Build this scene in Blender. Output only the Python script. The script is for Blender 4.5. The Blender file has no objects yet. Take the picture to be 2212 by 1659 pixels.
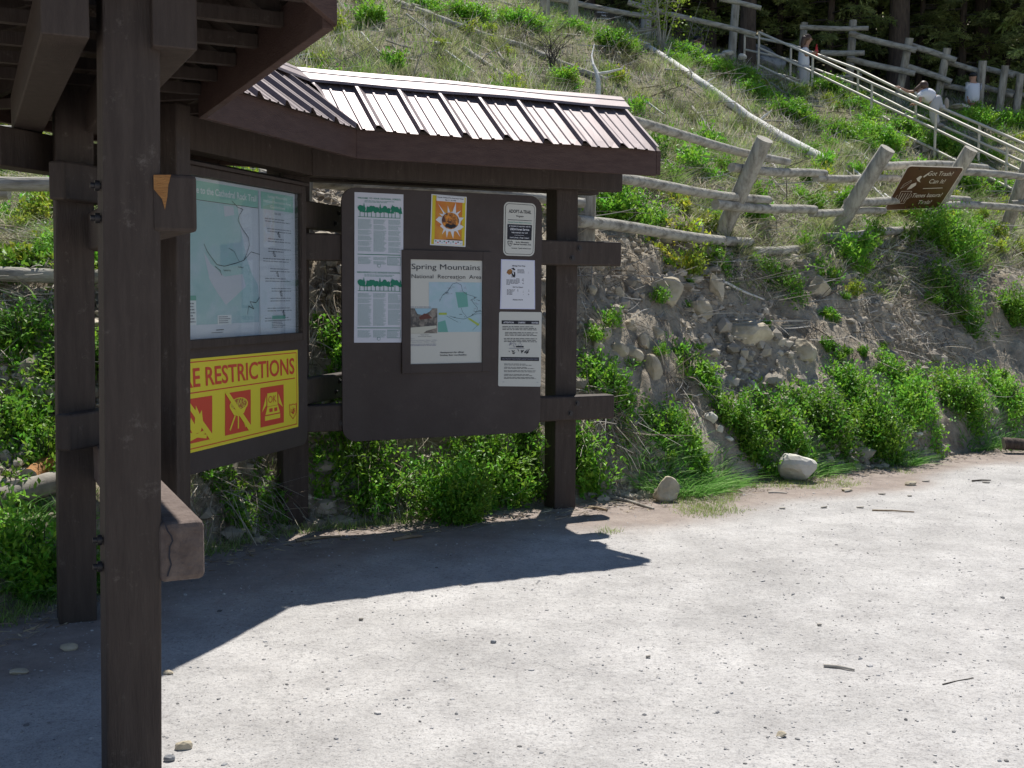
import bpy, bmesh, math, random
import numpy as np
from mathutils import Vector, Matrix
rnd = random.Random(7)
rng = np.random.default_rng(7)
SC = bpy.context.scene
COL = SC.collection

# ------------------------------------------------------------------ camera
f = 2430.0; cx = 1106.0; cy = 829.5; EYE = 1.7
_p = math.atan((cy - 628) / f); _r = .008
Fv = np.array([0, math.cos(_p), -math.sin(_p)]); R0 = np.array([1., 0, 0]); U0 = np.cross(R0, Fv)
Rv = math.cos(_r) * R0 + math.sin(_r) * U0; Uv = -math.sin(_r) * R0 + math.cos(_r) * U0
CAM = np.array([0, 0, EYE])
cam_d = bpy.data.cameras.new("camera"); cam = bpy.data.objects.new("camera", cam_d); COL.objects.link(cam)
cam_d.sensor_width = 36; cam_d.lens = f / 2212 * 36; cam_d.clip_start = .05; cam_d.clip_end = 1500
M = Matrix.Identity(4)
for i in range(3):
    M[i][0] = Rv[i]; M[i][1] = Uv[i]; M[i][2] = -Fv[i]; M[i][3] = CAM[i]
cam.matrix_world = M
SC.camera = cam

# ------------------------------------------------------------------ sky + sun + exposure
SUN_EL, SUN_AZ = 62.0, 8.0          # azimuth from +Y towards +X
W = bpy.data.worlds.new("World"); SC.world = W; W.use_nodes = True
nt = W.node_tree; bg = nt.nodes["Background"]
sky = nt.nodes.new("ShaderNodeTexSky"); sky.sky_type = 'NISHITA'; sky.sun_disc = False
sky.sun_elevation = math.radians(SUN_EL); sky.sun_rotation = math.radians(SUN_AZ)
sky.altitude = 2300; sky.air_density = 1.0; sky.dust_density = .3
nt.links.new(sky.outputs[0], bg.inputs[0]); bg.inputs[1].default_value = .088
sd = bpy.data.lights.new("sun", 'SUN'); so = bpy.data.objects.new("sun", sd); COL.objects.link(so)
sd.energy = 4.7; sd.angle = math.radians(.55); sd.color = (1, .97, .915)
_e, _a = math.radians(SUN_EL), math.radians(SUN_AZ)
SUNV = Vector((math.cos(_e) * math.sin(_a), math.cos(_e) * math.cos(_a), math.sin(_e)))
so.rotation_euler = SUNV.to_track_quat('Z', 'Y').to_euler(); so.location = (0, 0, 30)
SC.view_settings.view_transform = 'Standard'; SC.view_settings.look = 'None'
SC.view_settings.exposure = 0.5; SC.view_settings.gamma = 1.0
SC.cycles.max_bounces = 6; SC.cycles.transparent_max_bounces = 8
SC.cycles.sample_clamp_indirect = 4

def ray(px, py): return Fv + (px - cx) / f * Rv - (py - cy) / f * Uv
def atd(px, py, d):
    v = ray(px, py); return CAM + v * (d / v[1])
def atz(px, py, z=0.):
    v = ray(px, py); return CAM + v * ((z - EYE) / v[2])
def proj(P):
    q = np.asarray(P, float) - CAM; return cx + f * (q @ Rv) / (q @ Fv), cy - f * (q @ Uv) / (q @ Fv)

# ------------------------------------------------------------------ materials
MATS = {}
def mat(name, col, rough=.8, col2=None, scale=8., detail=6, bump=0., bscale=None, metal=0., spec=.5,
        trans=0., objrand=0., attr=None, contrast=(.35, .65), stretch=None, coat=0., scuff=0.):
    if name in MATS: return MATS[name]
    m = bpy.data.materials.new(name); m.use_nodes = True; n = m.node_tree; N = n.nodes; L = n.links
    b = N["Principled BSDF"]; b.inputs["Roughness"].default_value = rough; b.inputs["Metallic"].default_value = metal
    b.inputs["Specular IOR Level"].default_value = spec
    if coat: b.inputs["Coat Weight"].default_value = coat
    b.inputs["Base Color"].default_value = (*col, 1)
    co = N.new("ShaderNodeTexCoord"); src = co.outputs["Object"]
    if stretch:
        mp = N.new("ShaderNodeMapping"); mp.inputs["Scale"].default_value = stretch; L.new(src, mp.inputs[0]); src = mp.outputs[0]
    out = None
    if col2 or bump:
        no = N.new("ShaderNodeTexNoise"); no.inputs["Scale"].default_value = scale; no.inputs["Detail"].default_value = detail
        no.inputs["Roughness"].default_value = .65
        L.new(src, no.inputs[0])
    if col2:
        rp = N.new("ShaderNodeValToRGB"); rp.color_ramp.elements[0].position = contrast[0]; rp.color_ramp.elements[1].position = contrast[1]
        rp.color_ramp.elements[0].color = (*col, 1); rp.color_ramp.elements[1].color = (*col2, 1)
        L.new(no.outputs[0], rp.inputs[0]); out = rp.outputs[0]
    if attr:
        at = N.new("ShaderNodeAttribute"); at.attribute_name = attr
        if out is None: out = at.outputs["Color"]
        else:
            mx = N.new("ShaderNodeMixRGB"); mx.blend_type = 'MULTIPLY'; mx.inputs[0].default_value = 1
            L.new(out, mx.inputs[1]); L.new(at.outputs["Color"], mx.inputs[2]); out = mx.outputs[0]
    if scuff:
        ns = N.new("ShaderNodeTexNoise"); ns.inputs["Scale"].default_value = 11; ns.inputs["Detail"].default_value = 10; ns.inputs["Roughness"].default_value = .8; L.new(co.outputs["Object"], ns.inputs[0])
        rs = N.new("ShaderNodeValToRGB"); rs.color_ramp.elements[0].position = .58; rs.color_ramp.elements[1].position = .76; rs.color_ramp.elements[0].color = (0, 0, 0, 1); rs.color_ramp.elements[1].color = (scuff, scuff, scuff, 1)
        L.new(ns.outputs[0], rs.inputs[0]); mx = N.new("ShaderNodeMixRGB"); L.new(rs.outputs[0], mx.inputs[0]); L.new(out, mx.inputs[1]); mx.inputs[2].default_value = (.20, .17, .145, 1); out = mx.outputs[0]
    if objrand:
        oi = N.new("ShaderNodeObjectInfo"); hs = N.new("ShaderNodeHueSaturation")
        mr = N.new("ShaderNodeMapRange"); mr.inputs[3].default_value = 1 - objrand; mr.inputs[4].default_value = 1 + objrand
        L.new(oi.outputs["Random"], mr.inputs[0]); L.new(mr.outputs[0], hs.inputs["Value"])
        if out: L.new(out, hs.inputs["Color"])
        else: hs.inputs["Color"].default_value = (*col, 1)
        out = hs.outputs[0]
    if out: L.new(out, b.inputs["Base Color"])
    if bump:
        nb = N.new("ShaderNodeTexNoise"); nb.inputs["Scale"].default_value = bscale or scale * 3; nb.inputs["Detail"].default_value = 8
        L.new(src, nb.inputs[0])
        bu = N.new("ShaderNodeBump"); bu.inputs["Strength"].default_value = bump; bu.inputs["Distance"].default_value = .02
        L.new(nb.outputs[0], bu.inputs["Height"]); L.new(bu.outputs[0], b.inputs["Normal"])
    if trans:
        tr = N.new("ShaderNodeBsdfTranslucent"); ms = N.new("ShaderNodeMixShader"); ms.inputs[0].default_value = trans
        if out: L.new(out, tr.inputs[0])
        else: tr.inputs[0].default_value = (*col, 1)
        L.new(b.outputs[0], ms.inputs[1]); L.new(tr.outputs[0], ms.inputs[2]); L.new(ms.outputs[0], N["Material Output"].inputs[0])
    MATS[name] = m; return m

rub_m = mat("rubble_stone", (.8, .78, .74), .92, attr="Col", spec=.15)
def plain(name, col, rough=.7): return mat(name, col, rough)
brown = mat("brown_stain", (.042, .029, .023), .65, (.062, .045, .036), 5, bump=.25, bscale=30, stretch=(6, 6, .7), spec=.3, scuff=.75)
browng = mat("brown_stain_weathered", (.036, .031, .021), .7, (.07, .062, .04), 5, bump=.3, bscale=30, stretch=(6, 6, .7), spec=.3)
board_m = mat("board_paint", (.050, .036, .032), .6, (.066, .050, .045), 2.2, bump=.06, bscale=60, spec=.3, scuff=.35)
fascia_m = mat("fascia_stain", (.062, .034, .028), .65, (.085, .050, .040), 7, bump=.3, bscale=40, stretch=(1, 1, 5), spec=.3)
metal_m = mat("roof_paint", (.165, .125, .125), .52, (.215, .17, .17), 3, bump=.05, bscale=5, metal=.35, spec=.6)
bolt_m = mat("bolt_steel", (.05, .045, .045), .5, metal=.6)
rawwood = mat("raw_wood", (.30, .13, .035), .8, (.42, .20, .06), 14, bump=.6, bscale=60, stretch=(1, 1, 5))
tanstick = mat("tan_stick", (.20, .135, .08), .85, (.33, .25, .16), 14, bump=.4)
cracked = mat("weathered_endgrain", (.09, .062, .05), .9, (.16, .12, .10), 9, bump=.8, bscale=30)
greypole = mat("grey_pole", (.15, .135, .11), .9, (.42, .395, .34), 9, bump=.7, bscale=30, stretch=(.35, 1.6, 1.6), spec=.15, contrast=(.30, .56))
greypost = mat("grey_post", (.16, .145, .12), .9, (.42, .395, .34), 7, bump=.7, bscale=26, stretch=(1.8, 1.8, .3), spec=.15, contrast=(.30, .58))
poleend = mat("pole_end", (.30, .27, .22), .9, (.42, .39, .33), 20, bump=.4)
birch = mat("birch_bark", (.50, .47, .42), .8, (.66, .64, .60), 8, bump=.3, bscale=20, stretch=(1, 1, 3), contrast=(.3, .55))
deadwood = mat("dead_wood", (.24, .21, .175), .9, (.40, .37, .32), 8, bump=.3, objrand=.25)
bark = mat("conifer_bark", (.045, .032, .024), .95, (.11, .080, .06), 6, bump=1., bscale=9, stretch=(3, 3, .5))
rock_m = mat("tan_rock", (.33, .275, .19), .9, (.58, .51, .39), 3.5, bump=.5, bscale=14, objrand=.15, spec=.2)
whiterock = mat("white_rock", (.50, .47, .40), .9, (.66, .63, .56), 5, bump=.4, bscale=22, spec=.2)
greyrock = mat("grey_rock", (.12, .125, .14), .9, (.40, .40, .40), 2.2, bump=.8, bscale=6, contrast=(.42, .58), spec=.2)
pebble_m = mat("pebble", (.30, .28, .255), .9, attr="Col", spec=.2)
leaf_m = mat("green_leaf", (.13, .32, .028), .5, (.23, .46, .05), 4.5, objrand=.26, trans=.45, attr="Col", spec=.4, contrast=(.3, .7))
yleaf_m = mat("yellow_green_leaf", (.22, .34, .03), .55, (.36, .46, .06), 5, objrand=.15, trans=.45, attr="Col")
brightleaf = mat("bright_yellow_leaf", (.30, .42, .035), .6, (.46, .54, .06), 5, trans=.4, attr="Col")
grass_m = mat("grass_blades", (1, 1, 1), .75, trans=.35, attr="Col", spec=.25)
needle_m = mat("conifer_needles", (.20, .27, .085), .7, (.44, .47, .19), 1.2, objrand=.2, trans=.55, attr="Col", spec=.25)
twig_m = mat("dry_twigs", (.33, .29, .23), .9, attr="Col", spec=.15)
darktwig = mat("dark_twig", (.06, .05, .04), .9)
rail_m = mat("beige_rail_paint", (.62, .56, .45), .5, spec=.4)
sign_brown = mat("sign_brown", (.075, .030, .014), .4, (.095, .042, .02), 5)
cream = mat("cream_ink", (.62, .56, .47), .6)
paper = mat("paper", (.60, .60, .66), .7, bump=.05, bscale=8)
ivory = mat("aged_paper", (.56, .55, .50), .6)
glossy_paper = mat("map_paper", (.58, .58, .68), .35, bump=.12, bscale=5)
ink = plain("black_ink", (.012, .012, .02)); grey_ink = plain("grey_ink", (.25, .25, .30))
green_ink = plain("green_ink", (.01, .19, .11)); head_green = plain("map_header_green", (.27, .47, .42)); pale_green = plain("pale_green_ink", (.14, .36, .31)); txt_green = plain("text_green", (.17, .31, .28))
map_blue = mat("map_blue", (.33, .48, .53), .35, (.42, .50, .60), 3.2, contrast=(.45, .6)); map_pink = plain("map_pink", (.50, .49, .60), .35)
lime = plain("lime_ink", (.36, .46, .07)); white_ink = plain("white_ink", (.68, .68, .72))
sign_yellow = mat("sign_yellow", (.74, .62, .03), .5); sign_red = plain("sign_red", (.60, .055, .022), .5)
orange = mat("poster_orange", (.55, .14, .02), .6, (.62, .30, .03), 9); yellow_p = plain("poster_yellow", (.62, .50, .02))
fire_m = mat("fire_print", (.10, .03, .015), .6, (.75, .28, .03), 26, contrast=(.42, .58)); photo_m = mat("photo_print", (.05, .045, .045), .5, (.28, .24, .20), 18, contrast=(.4, .6))
skyblue = plain("photo_sky", (.30, .46, .55)); roofred = plain("photo_roof", (.12, .04, .03)); snow = plain("photo_ground", (.52, .50, .42))

# ------------------------------------------------------------------ mesh helpers
def tag(o, label=None, cat=None, group=None, kind=None):
    if label: o["label"] = label
    if cat: o["category"] = cat
    if group: o["group"] = group
    if kind: o["kind"] = kind
    return o
def empty(name, loc=(0, 0, 0), label=None, cat=None, group=None):
    o = bpy.data.objects.new(name, None); o.empty_display_size = .1; COL.objects.link(o); o.location = loc
    o["_loc"] = 0; del o["_loc"]
    return tag(o, label, cat, group)
def link(name, me, parent=None):
    o = bpy.data.objects.new(name, me); COL.objects.link(o)
    if parent is not None:
        o.parent = parent
        if parent.parent is None or True:
            q = parent; off = Vector((0, 0, 0))
            while q is not None: off += q.location; q = q.parent
            o.location = -off        # geometry is given in world coordinates
    return o
class MB:
    def __init__(s): s.v = []; s.f = []; s.m = []; s.mats = []; s.sm = []
    def mi(s, m):
        if m not in s.mats: s.mats.append(m)
        return s.mats.index(m)
    def add(s, vs, fs, m, smooth=False):
        o = len(s.v); s.v += [tuple(map(float, q)) for q in vs]; k = s.mi(m)
        for fc in fs: s.f.append(tuple(o + i for i in fc)); s.m.append(k); s.sm.append(smooth)
    def hexa(s, q, m):      # 8 corners: bottom 4 then top 4 ccw
        s.add(q, [(3, 2, 1, 0), (4, 5, 6, 7), (0, 1, 5, 4), (1, 2, 6, 5), (2, 3, 7, 6), (3, 0, 4, 7)], m)
    def box(s, c, ax, dims, m):
        c = np.array(c, float); X, Y, Z = [np.array(a, float) * d / 2 for a, d in zip(ax, dims)]
        s.hexa([c - X - Y - Z, c + X - Y - Z, c + X + Y - Z, c - X + Y - Z, c - X - Y + Z, c + X - Y + Z, c + X + Y + Z, c - X + Y + Z], m)
    def tube(s, pts, rad, m, n=10, cap=True, capm=None, wob=0.):
        pts = [np.array(p, float) for p in pts]; k = len(pts); rad = rad if hasattr(rad, '__len__') else [rad] * k
        o = []; prev = None
        for i, p in enumerate(pts):
            t = pts[min(i + 1, k - 1)] - pts[max(i - 1, 0)]; t /= (np.linalg.norm(t) + 1e-9)
            if prev is None:
                a = np.cross(t, [0, 0, 1.]) if abs(t[2]) < .9 else np.cross(t, [1., 0, 0])
            else: a = prev - t * (prev @ t)
            a /= np.linalg.norm(a) + 1e-9; prev = a; b = np.cross(t, a)
            for j in range(n):
                th = 2 * math.pi * j / n; rr = rad[i] * (1 + wob * (rnd.random() - .5))
                o.append(p + (a * math.cos(th) + b * math.sin(th)) * rr)
        fs = [(i * n + j, i * n + (j + 1) % n, (i + 1) * n + (j + 1) % n, (i + 1) * n + j) for i in range(k - 1) for j in range(n)]
        s.add(o, fs, m, True)
        if cap:
            s.add(o[:n], [tuple(range(n))[::-1]], capm or m); s.add(o[-n:], [tuple(range(n))], capm or m)
    def build(s, name, parent=None, bevel=0.):
        me = bpy.data.meshes.new(name); me.from_pydata(s.v, [], s.f)
        for m in s.mats: me.materials.append(m)
        me.polygons.foreach_set("material_index", s.m); me.polygons.foreach_set("use_smooth", s.sm); me.update()
        bm = bmesh.new(); bm.from_mesh(me); bmesh.ops.recalc_face_normals(bm, faces=bm.faces)
        bm.to_mesh(me); bm.free()
        o = link(name, me, parent)
        if bevel:
            b = o.modifiers.new("bevel", 'BEVEL'); b.width = bevel; b.segments = 2; b.limit_method = 'ANGLE'
        return o
def np_mesh(name, V, Fq, m, col=None, smooth=False, parent=None):
    """V (n,3), Fq (k,c) index array, col (n,3)"""
    V = np.ascontiguousarray(V, dtype=np.float32); Fq = np.ascontiguousarray(Fq, dtype=np.int32); c = Fq.shape[1]
    me = bpy.data.meshes.new(name); me.vertices.add(len(V)); me.vertices.foreach_set("co", V.ravel())
    me.loops.add(Fq.size); me.loops.foreach_set("vertex_index", Fq.ravel())
    me.polygons.add(len(Fq)); me.polygons.foreach_set("loop_start", np.arange(len(Fq), dtype=np.int32) * c)
    me.polygons.foreach_set("use_smooth", np.full(len(Fq), smooth))
    me.update(calc_edges=True)
    for q in (m if isinstance(m, (list, tuple)) else [m]): me.materials.append(q)
    if col is not None:
        a = me.color_attributes.new("Col", 'FLOAT_COLOR', 'POINT')
        cc = np.ones((len(V), 4), np.float32); cc[:, :3] = col; a.data.foreach_set("color", cc.ravel())
    return link(name, me, parent)

# value noise
_perm = rng.random(65536).astype(np.float32)
def vnoise(x, y, s=0):
    xi = np.floor(x).astype(np.int64); yi = np.floor(y).astype(np.int64); fx = x - xi; fy = y - yi
    fx = fx * fx * (3 - 2 * fx); fy = fy * fy * (3 - 2 * fy)
    H = lambda a, b: _perm[((a * 73856093) ^ (b * 19349663) ^ (s * 83492791)) & 65535]
    return (H(xi, yi) * (1 - fx) + H(xi + 1, yi) * fx) * (1 - fy) + (H(xi, yi + 1) * (1 - fx) + H(xi + 1, yi + 1) * fx) * fy - .5
def fbm(x, y, sc, o=4, s=0):
    r = 0; a = 1.
    for i in range(o): r = r + a * vnoise(x * sc + 17.3 * i, y * sc - 9.1 * i, s + i); a *= .5; sc *= 2.03
    return r

# ------------------------------------------------------------------ terrain
toe_px = [(0, 1330), (200, 1262), (345, 1215), (660, 1140), (1000, 1112), (1250, 1090), (1480, 1068), (1700, 1035), (1950, 1003), (2212, 958)]
toe = [atz(a, b)[:2] for a, b in toe_px]
_ta = [math.degrees(math.atan2(q[0], q[1])) for q in toe]; _tr = [float(np.hypot(*q)) for q in toe]
_ta = [-180, -100, -75, -50, -34] + _ta + [31, 45, 65, 90, 120, 180]
_tr = [60, 40, 14, 7.4, 6.2] + _tr + [15.8, 21, 30, 45, 60, 60]
def toe_r(az): return np.interp(az, _ta, _tr)
hp = [(a, b, None, 0.) for a, b in toe_px]
HC = []
for a, b in toe_px: q = atz(a, b); HC.append(q)
HC += [np.array(q, float) for q in [(-4.2, 4.4, 0), (-8, 2.5, 0), (-14, 0, 0), (8.2, 13.6, 0), (14.5, 15.5, 0), (27, 13, 0)]]
for a, b, d in [(1270, 540, 11.0), (1410, 545, 11.7), (1560, 520, 12.4), (1800, 520, 13.7), (2000, 515, 14.8), (2170, 515, 15.8), (60, 640, 8.2), (345, 620, 8.4), (700, 590, 9.0), (1000, 570, 9.6),
                (1000, 800, 9.1), (1560, 800, 11.0), (1900, 780, 12.3), (2170, 760, 13.9), (1350, 800, 10.1),
                (1640, 159, 28), (1756, 203, 26.6), (1884, 263, 25.2), (2022, 339, 23.7), (2176, 442, 22), (2300, 500, 21),
                (1609, 145, 30), (1709, 176, 28.8), (1854, 225, 27), (1979, 305, 25.5), (2116, 352, 23.7),
                (1400, 300, 17), (1250, 200, 18.5), (1000, 150, 17.5), (800, 20, 20), (1100, 12, 23.5), (1210, 55, 26), (1500, 128, 27.5), (1390, 90, 27),
                (1700, 400, 15.5), (1900, 440, 16.5), (50, 480, 10), (50, 280, 13), (-500, 0, 16), (-300, 400, 10.5), (-600, 500, 9),
                (1850, 195, 31), (2060, 232, 30), (2212, 270, 29)]:
    HC.append(atd(a, b, d))
HC += [np.array(q, float) for q in [(-10, 24, 8.6), (-14, 14, 6.5), (-16, 8, 5), (0, 34, 10.6), (8, 38, 9.4), (18, 38, 8.3), (28, 34, 7), (-14, 40, 15), (20, 24, 5), (30, 24, 4),
                                    (0, 55, 15), (20, 58, 14), (40, 55, 13), (-25, 30, 14), (-30, 10, 9), (40, 30, 6), (60, 40, 9)]]
HC = np.array(HC)
def _phi(r): return r
_D = np.hypot(HC[:, None, 0] - HC[None, :, 0], HC[:, None, 1] - HC[None, :, 1]); _n = len(HC)
_A = np.zeros((_n + 3, _n + 3)); _A[:_n, :_n] = _phi(_D) - np.eye(_n) * .02; _A[:_n, _n] = 1; _A[:_n, _n + 1:] = HC[:, :2]; _A[_n, :_n] = 1; _A[_n + 1:, :_n] = HC[:, :2].T
_w = np.linalg.solve(_A, np.concatenate([HC[:, 2], [0, 0, 0]]))
def hill(x, y):
    s = np.hypot(x[..., None] - HC[:, 0], y[..., None] - HC[:, 1]) @ _w[:_n]
    return s + _w[_n] + _w[_n + 1] * x + _w[_n + 2] * y
def sstep(a, b, x): t = np.clip((x - a) / (b - a), 0, 1); return t * t * (3 - 2 * t)
def udist(x, y): return np.hypot(x, y) - toe_r(np.degrees(np.arctan2(x, y)))
def height(x, y, fine=True):
    x = np.asarray(x, float); y = np.asarray(y, float); sh = x.shape; x = x.ravel(); y = y.ravel()
    u = udist(x, y)
    z = np.empty_like(x)
    flat = .022 * fbm(x, y, .7, 3, 3) + (.010 * fbm(x, y, 5, 3, 9) if fine else 0)
    hz = np.zeros_like(x); k = u > 0
    if k.any():
        hk = np.zeros(k.sum()); idx = np.nonzero(k)[0]
        for c in range(0, len(idx), 20000): hk[c:c + 20000] = hill(x[idx[c:c + 20000]], y[idx[c:c + 20000]])
        hz[k] = hk
    m = sstep(0, .35, u); bank = sstep(.1, .5, u) * (1 - sstep(2.5, 3.4, u)); up = sstep(2.2, 3.2, u)
    z = flat * (1 - m) + np.maximum(hz, 0) * m
    if fine:
        z += bank * (.24 * fbm(x, y, 1.1, 4, 21) + .16 * np.abs(fbm(x, y, 4, 4, 31)) + .05 * fbm(x, y, 14, 2, 35)) + up * (.22 * fbm(x, y, .6, 3, 41) + .05 * fbm(x, y, 4, 2, 51))
    else:
        z += bank * .24 * fbm(x, y, 1.1, 4, 21) + up * .22 * fbm(x, y, .6, 3, 41)
    return z.reshape(sh)
def zt(x, y): return float(height(np.array([x]), np.array([y]))[0])
def hit(px, py, lo=4., hi=60.):
    v = ray(px, py); ds = np.arange(lo, hi, .06); P = CAM[None] + v[None] * (ds / v[1])[:, None]
    h = height(P[:, 0], P[:, 1]); k = np.nonzero(P[:, 2] < h)[0]
    i = k[0] if len(k) else len(ds) - 1
    return np.array([P[i, 0], P[i, 1], h[i]])

az = np.concatenate([np.arange(-180, -60, 4), np.arange(-60, -29, .5), np.arange(-29, 29, .085), np.arange(29, 60, .5), np.arange(60, 180.1, 4)])
rf = np.concatenate([[0.0], np.linspace(.12, .965, 70)])                                            # fraction of the toe distance
uu = np.concatenate([np.arange(-.1, 3.0, .035), np.arange(3.0, 9, .10), np.arange(9, 30, .3), np.geomspace(30, 260, 30)])
AZ = np.radians(az); TR = toe_r(az)
Rg = np.concatenate([rf[None, :] * (TR[:, None] - .1), TR[:, None] + uu[None, :]], 1)
X = np.sin(AZ)[:, None] * Rg; Y = np.cos(AZ)[:, None] * Rg; Z = height(X, Y)
na, nr = Rg.shape; nf = len(rf)
idx = np.arange(na * nr).reshape(na, nr)
def quads(a, b):
    q = idx[:, a:b + 1]; return np.stack([q[:-1, :-1], q[1:, :-1], q[1:, 1:], q[:-1, 1:]], -1).reshape(-1, 4)[:, ::-1]
Vall = np.stack([X, Y, Z], -1).reshape(-1, 3)
def sub(Q):
    u_, inv = np.unique(Q, return_inverse=True); return Vall[u_], inv.reshape(Q.shape)

def ground_mat():
    m = bpy.data.materials.new("gravel_lot"); m.use_nodes = True; N = m.node_tree.nodes; L = m.node_tree.links; b = N["Principled BSDF"]
    b.inputs["Roughness"].default_value = .95; b.inputs["Specular IOR Level"].default_value = .1
    co = N.new("ShaderNodeTexCoord").outputs["Object"]
    def noise(s, d=6, r=.6):
        n = N.new("ShaderNodeTexNoise"); n.inputs["Scale"].default_value = s; n.inputs["Detail"].default_value = d; n.inputs["Roughness"].default_value = r; L.new(co, n.inputs[0]); return n.outputs[0]
    def ramp(i, a, c1, b_, c2):
        r = N.new("ShaderNodeValToRGB"); e = r.color_ramp.elements; e[0].position = a; e[0].color = (*c1, 1); e[1].position = b_; e[1].color = (*c2, 1); L.new(i, r.inputs[0]); return r.outputs[0]
    def mix(fa, a, c, mode='MIX'):
        x = N.new("ShaderNodeMixRGB"); x.blend_type = mode
        if isinstance(fa, float): x.inputs[0].default_value = fa
        else: L.new(fa, x.inputs[0])
        L.new(a, x.inputs[1]) if not isinstance(a, tuple) else setattr(x.inputs[1], "default_value", (*a, 1))
        L.new(c, x.inputs[2]) if not isinstance(c, tuple) else setattr(x.inputs[2], "default_value", (*c, 1))
        return x.outputs[0]
    base = ramp(noise(1.1, 8, .7), .35, (.37, .355, .34), .65, (.52, .50, .48))
    fine = ramp(noise(38, 4, .7), .30, (.62, .62, .63), .50, (1, 1, 1))
    speck = ramp(noise(120, 2, .6), .32, (.62, .60, .60), .48, (1.0, 1.0, 1.0))
    c = mix(.8, base, fine, 'MULTIPLY'); c = mix(.8, c, speck, 'MULTIPLY'); c = mix(.8, c, ramp(noise(3.3, 6, .75), .38, (.86, .855, .85), .58, (1.06, 1.06, 1.05)), 'MULTIPLY')
    at = N.new("ShaderNodeAttribute"); at.attribute_name = "Col"
    sp = N.new("ShaderNodeSeparateColor"); L.new(at.outputs["Color"], sp.inputs[0])
    dirt = ramp(noise(5, 8, .7), .35, (.20, .155, .13), .65, (.31, .25, .21))
    c = mix(sp.outputs[0], c, dirt)
    L.new(c, b.inputs["Base Color"])
    bu = N.new("ShaderNodeBump"); bu.inputs["Strength"].default_value = .8; bu.inputs["Distance"].default_value = .012
    ad = N.new("ShaderNodeMath"); ad.operation = 'ADD'; L.new(noise(34, 5, .7), ad.inputs[0]); L.new(noise(9, 4, .6), ad.inputs[1]); L.new(ad.outputs[0], bu.inputs["Height"])
    L.new(bu.outputs[0], b.inputs["Normal"]); return m
def bank_mat():
    m = bpy.data.materials.new("hillside_soil"); m.use_nodes = True; N = m.node_tree.nodes; L = m.node_tree.links; b = N["Principled BSDF"]
    b.inputs["Roughness"].default_value = .95; b.inputs["Specular IOR Level"].default_value = .1
    co = N.new("ShaderNodeTexCoord").outputs["Object"]
    def noise(s, d=6, r=.6):
        n = N.new("ShaderNodeTexNoise"); n.inputs["Scale"].default_value = s; n.inputs["Detail"].default_value = d; n.inputs["Roughness"].default_value = r; L.new(co, n.inputs[0]); return n.outputs[0]
    def ramp(i, a, c1, b_, c2):
        r = N.new("ShaderNodeValToRGB"); e = r.color_ramp.elements; e[0].position = a; e[0].color = (*c1, 1); e[1].position = b_; e[1].color = (*c2, 1); L.new(i, r.inputs[0]); return r.outputs[0]
    soil = ramp(noise(2.2, 9, .75), .36, (.21, .17, .125), .60, (.45, .39, .305))
    litter = ramp(noise(3.4, 9, .8), .38, (.13, .125, .07), .6, (.30, .265, .19))
    at = N.new("ShaderNodeAttribute"); at.attribute_name = "Col"; sp = N.new("ShaderNodeSeparateColor"); L.new(at.outputs["Color"], sp.inputs[0])
    x = N.new("ShaderNodeMixRGB"); L.new(sp.outputs[0], x.inputs[0]); L.new(soil, x.inputs[1]); L.new(litter, x.inputs[2])
    L.new(x.outputs[0], b.inputs["Base Color"])
    bu = N.new("ShaderNodeBump"); bu.inputs["Strength"].default_value = 1.; bu.inputs["Distance"].default_value = .05
    L.new(noise(11, 9, .7), bu.inputs["Height"]); L.new(bu.outputs[0], b.inputs["Normal"]); return m
V_, Q_ = sub(quads(0, nf)); _u = udist(V_[:, 0], V_[:, 1]); _nz = fbm(V_[:, 0], V_[:, 1], .9, 4, 77)
dirtw = sstep(-1.9, -.9, _u + .8 * _nz) * .85
g = np_mesh("ground", V_, Q_, ground_mat(), np.stack([dirtw] * 3, 1), True); tag(g, kind="structure")
V_, Q_ = sub(quads(nf, nr - 1)); _u = udist(V_[:, 0], V_[:, 1])
g = np_mesh("hillside", V_, Q_, bank_mat(), np.stack([sstep(2.2, 3.2, _u + fbm(V_[:, 0], V_[:, 1], .8, 3, 5))] * 3, 1), True); tag(g, kind="structure")

# ------------------------------------------------------------------ kiosk frame of reference
class Mod:
    def __init__(s, P, azd, L, ta, tb):
        a = math.radians(azd); s.P = np.array([P[0], P[1], 0.]); s.d = np.array([math.sin(a), math.cos(a), 0.]); s.o = np.array([-math.cos(a), math.sin(a), 0.])
        s.L = L; s.ta = ta; s.tb = tb; s.az = azd
    def at(s, q, w, z): return s.P + s.d * q + s.o * w + np.array([0, 0, z])
    def sw(s, p): v = np.array([p[0], p[1], 0]) - s.P; return float(v @ s.d), float(v @ s.o)
    def hit(s, px, py, w):                      # pixel ray on the vertical plane at offset w
        v = ray(px, py); t = ((s.P + s.o * w - CAM) @ s.o) / (v @ s.o); X_ = CAM + v * t; return float((X_ - s.P) @ s.d), float(X_[2])
aA, aB, aC = 17.5, 65.0, -25.8
tAB = math.tan(math.radians(aB - aA) / 2); tAC = math.tan(math.radians(aA - aC) / 2)
E2 = np.array([-1.02, 7.40])
dA = np.array([math.sin(math.radians(aA)), math.cos(math.radians(aA))]); dC = np.array([math.sin(math.radians(aC)), math.cos(math.radians(aC))])
LA, LB, LC = 1.74, 2.22, 2.12
E3 = E2 - dA * LA; E0 = E3 - dC * LC
mB = Mod(E2, aB, LB, tAB, 0); mA = Mod(E3, aA, LA, tAC, tAB); mC = Mod(E0, aC, LC, 0, tAC)
ZF = 2.55; ZE = 2.745; WR = .56; ZR = 3.14; WK = 1.45; ZK = 2.80                # fascia bottom, eave, ridge offset, ridge height
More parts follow.
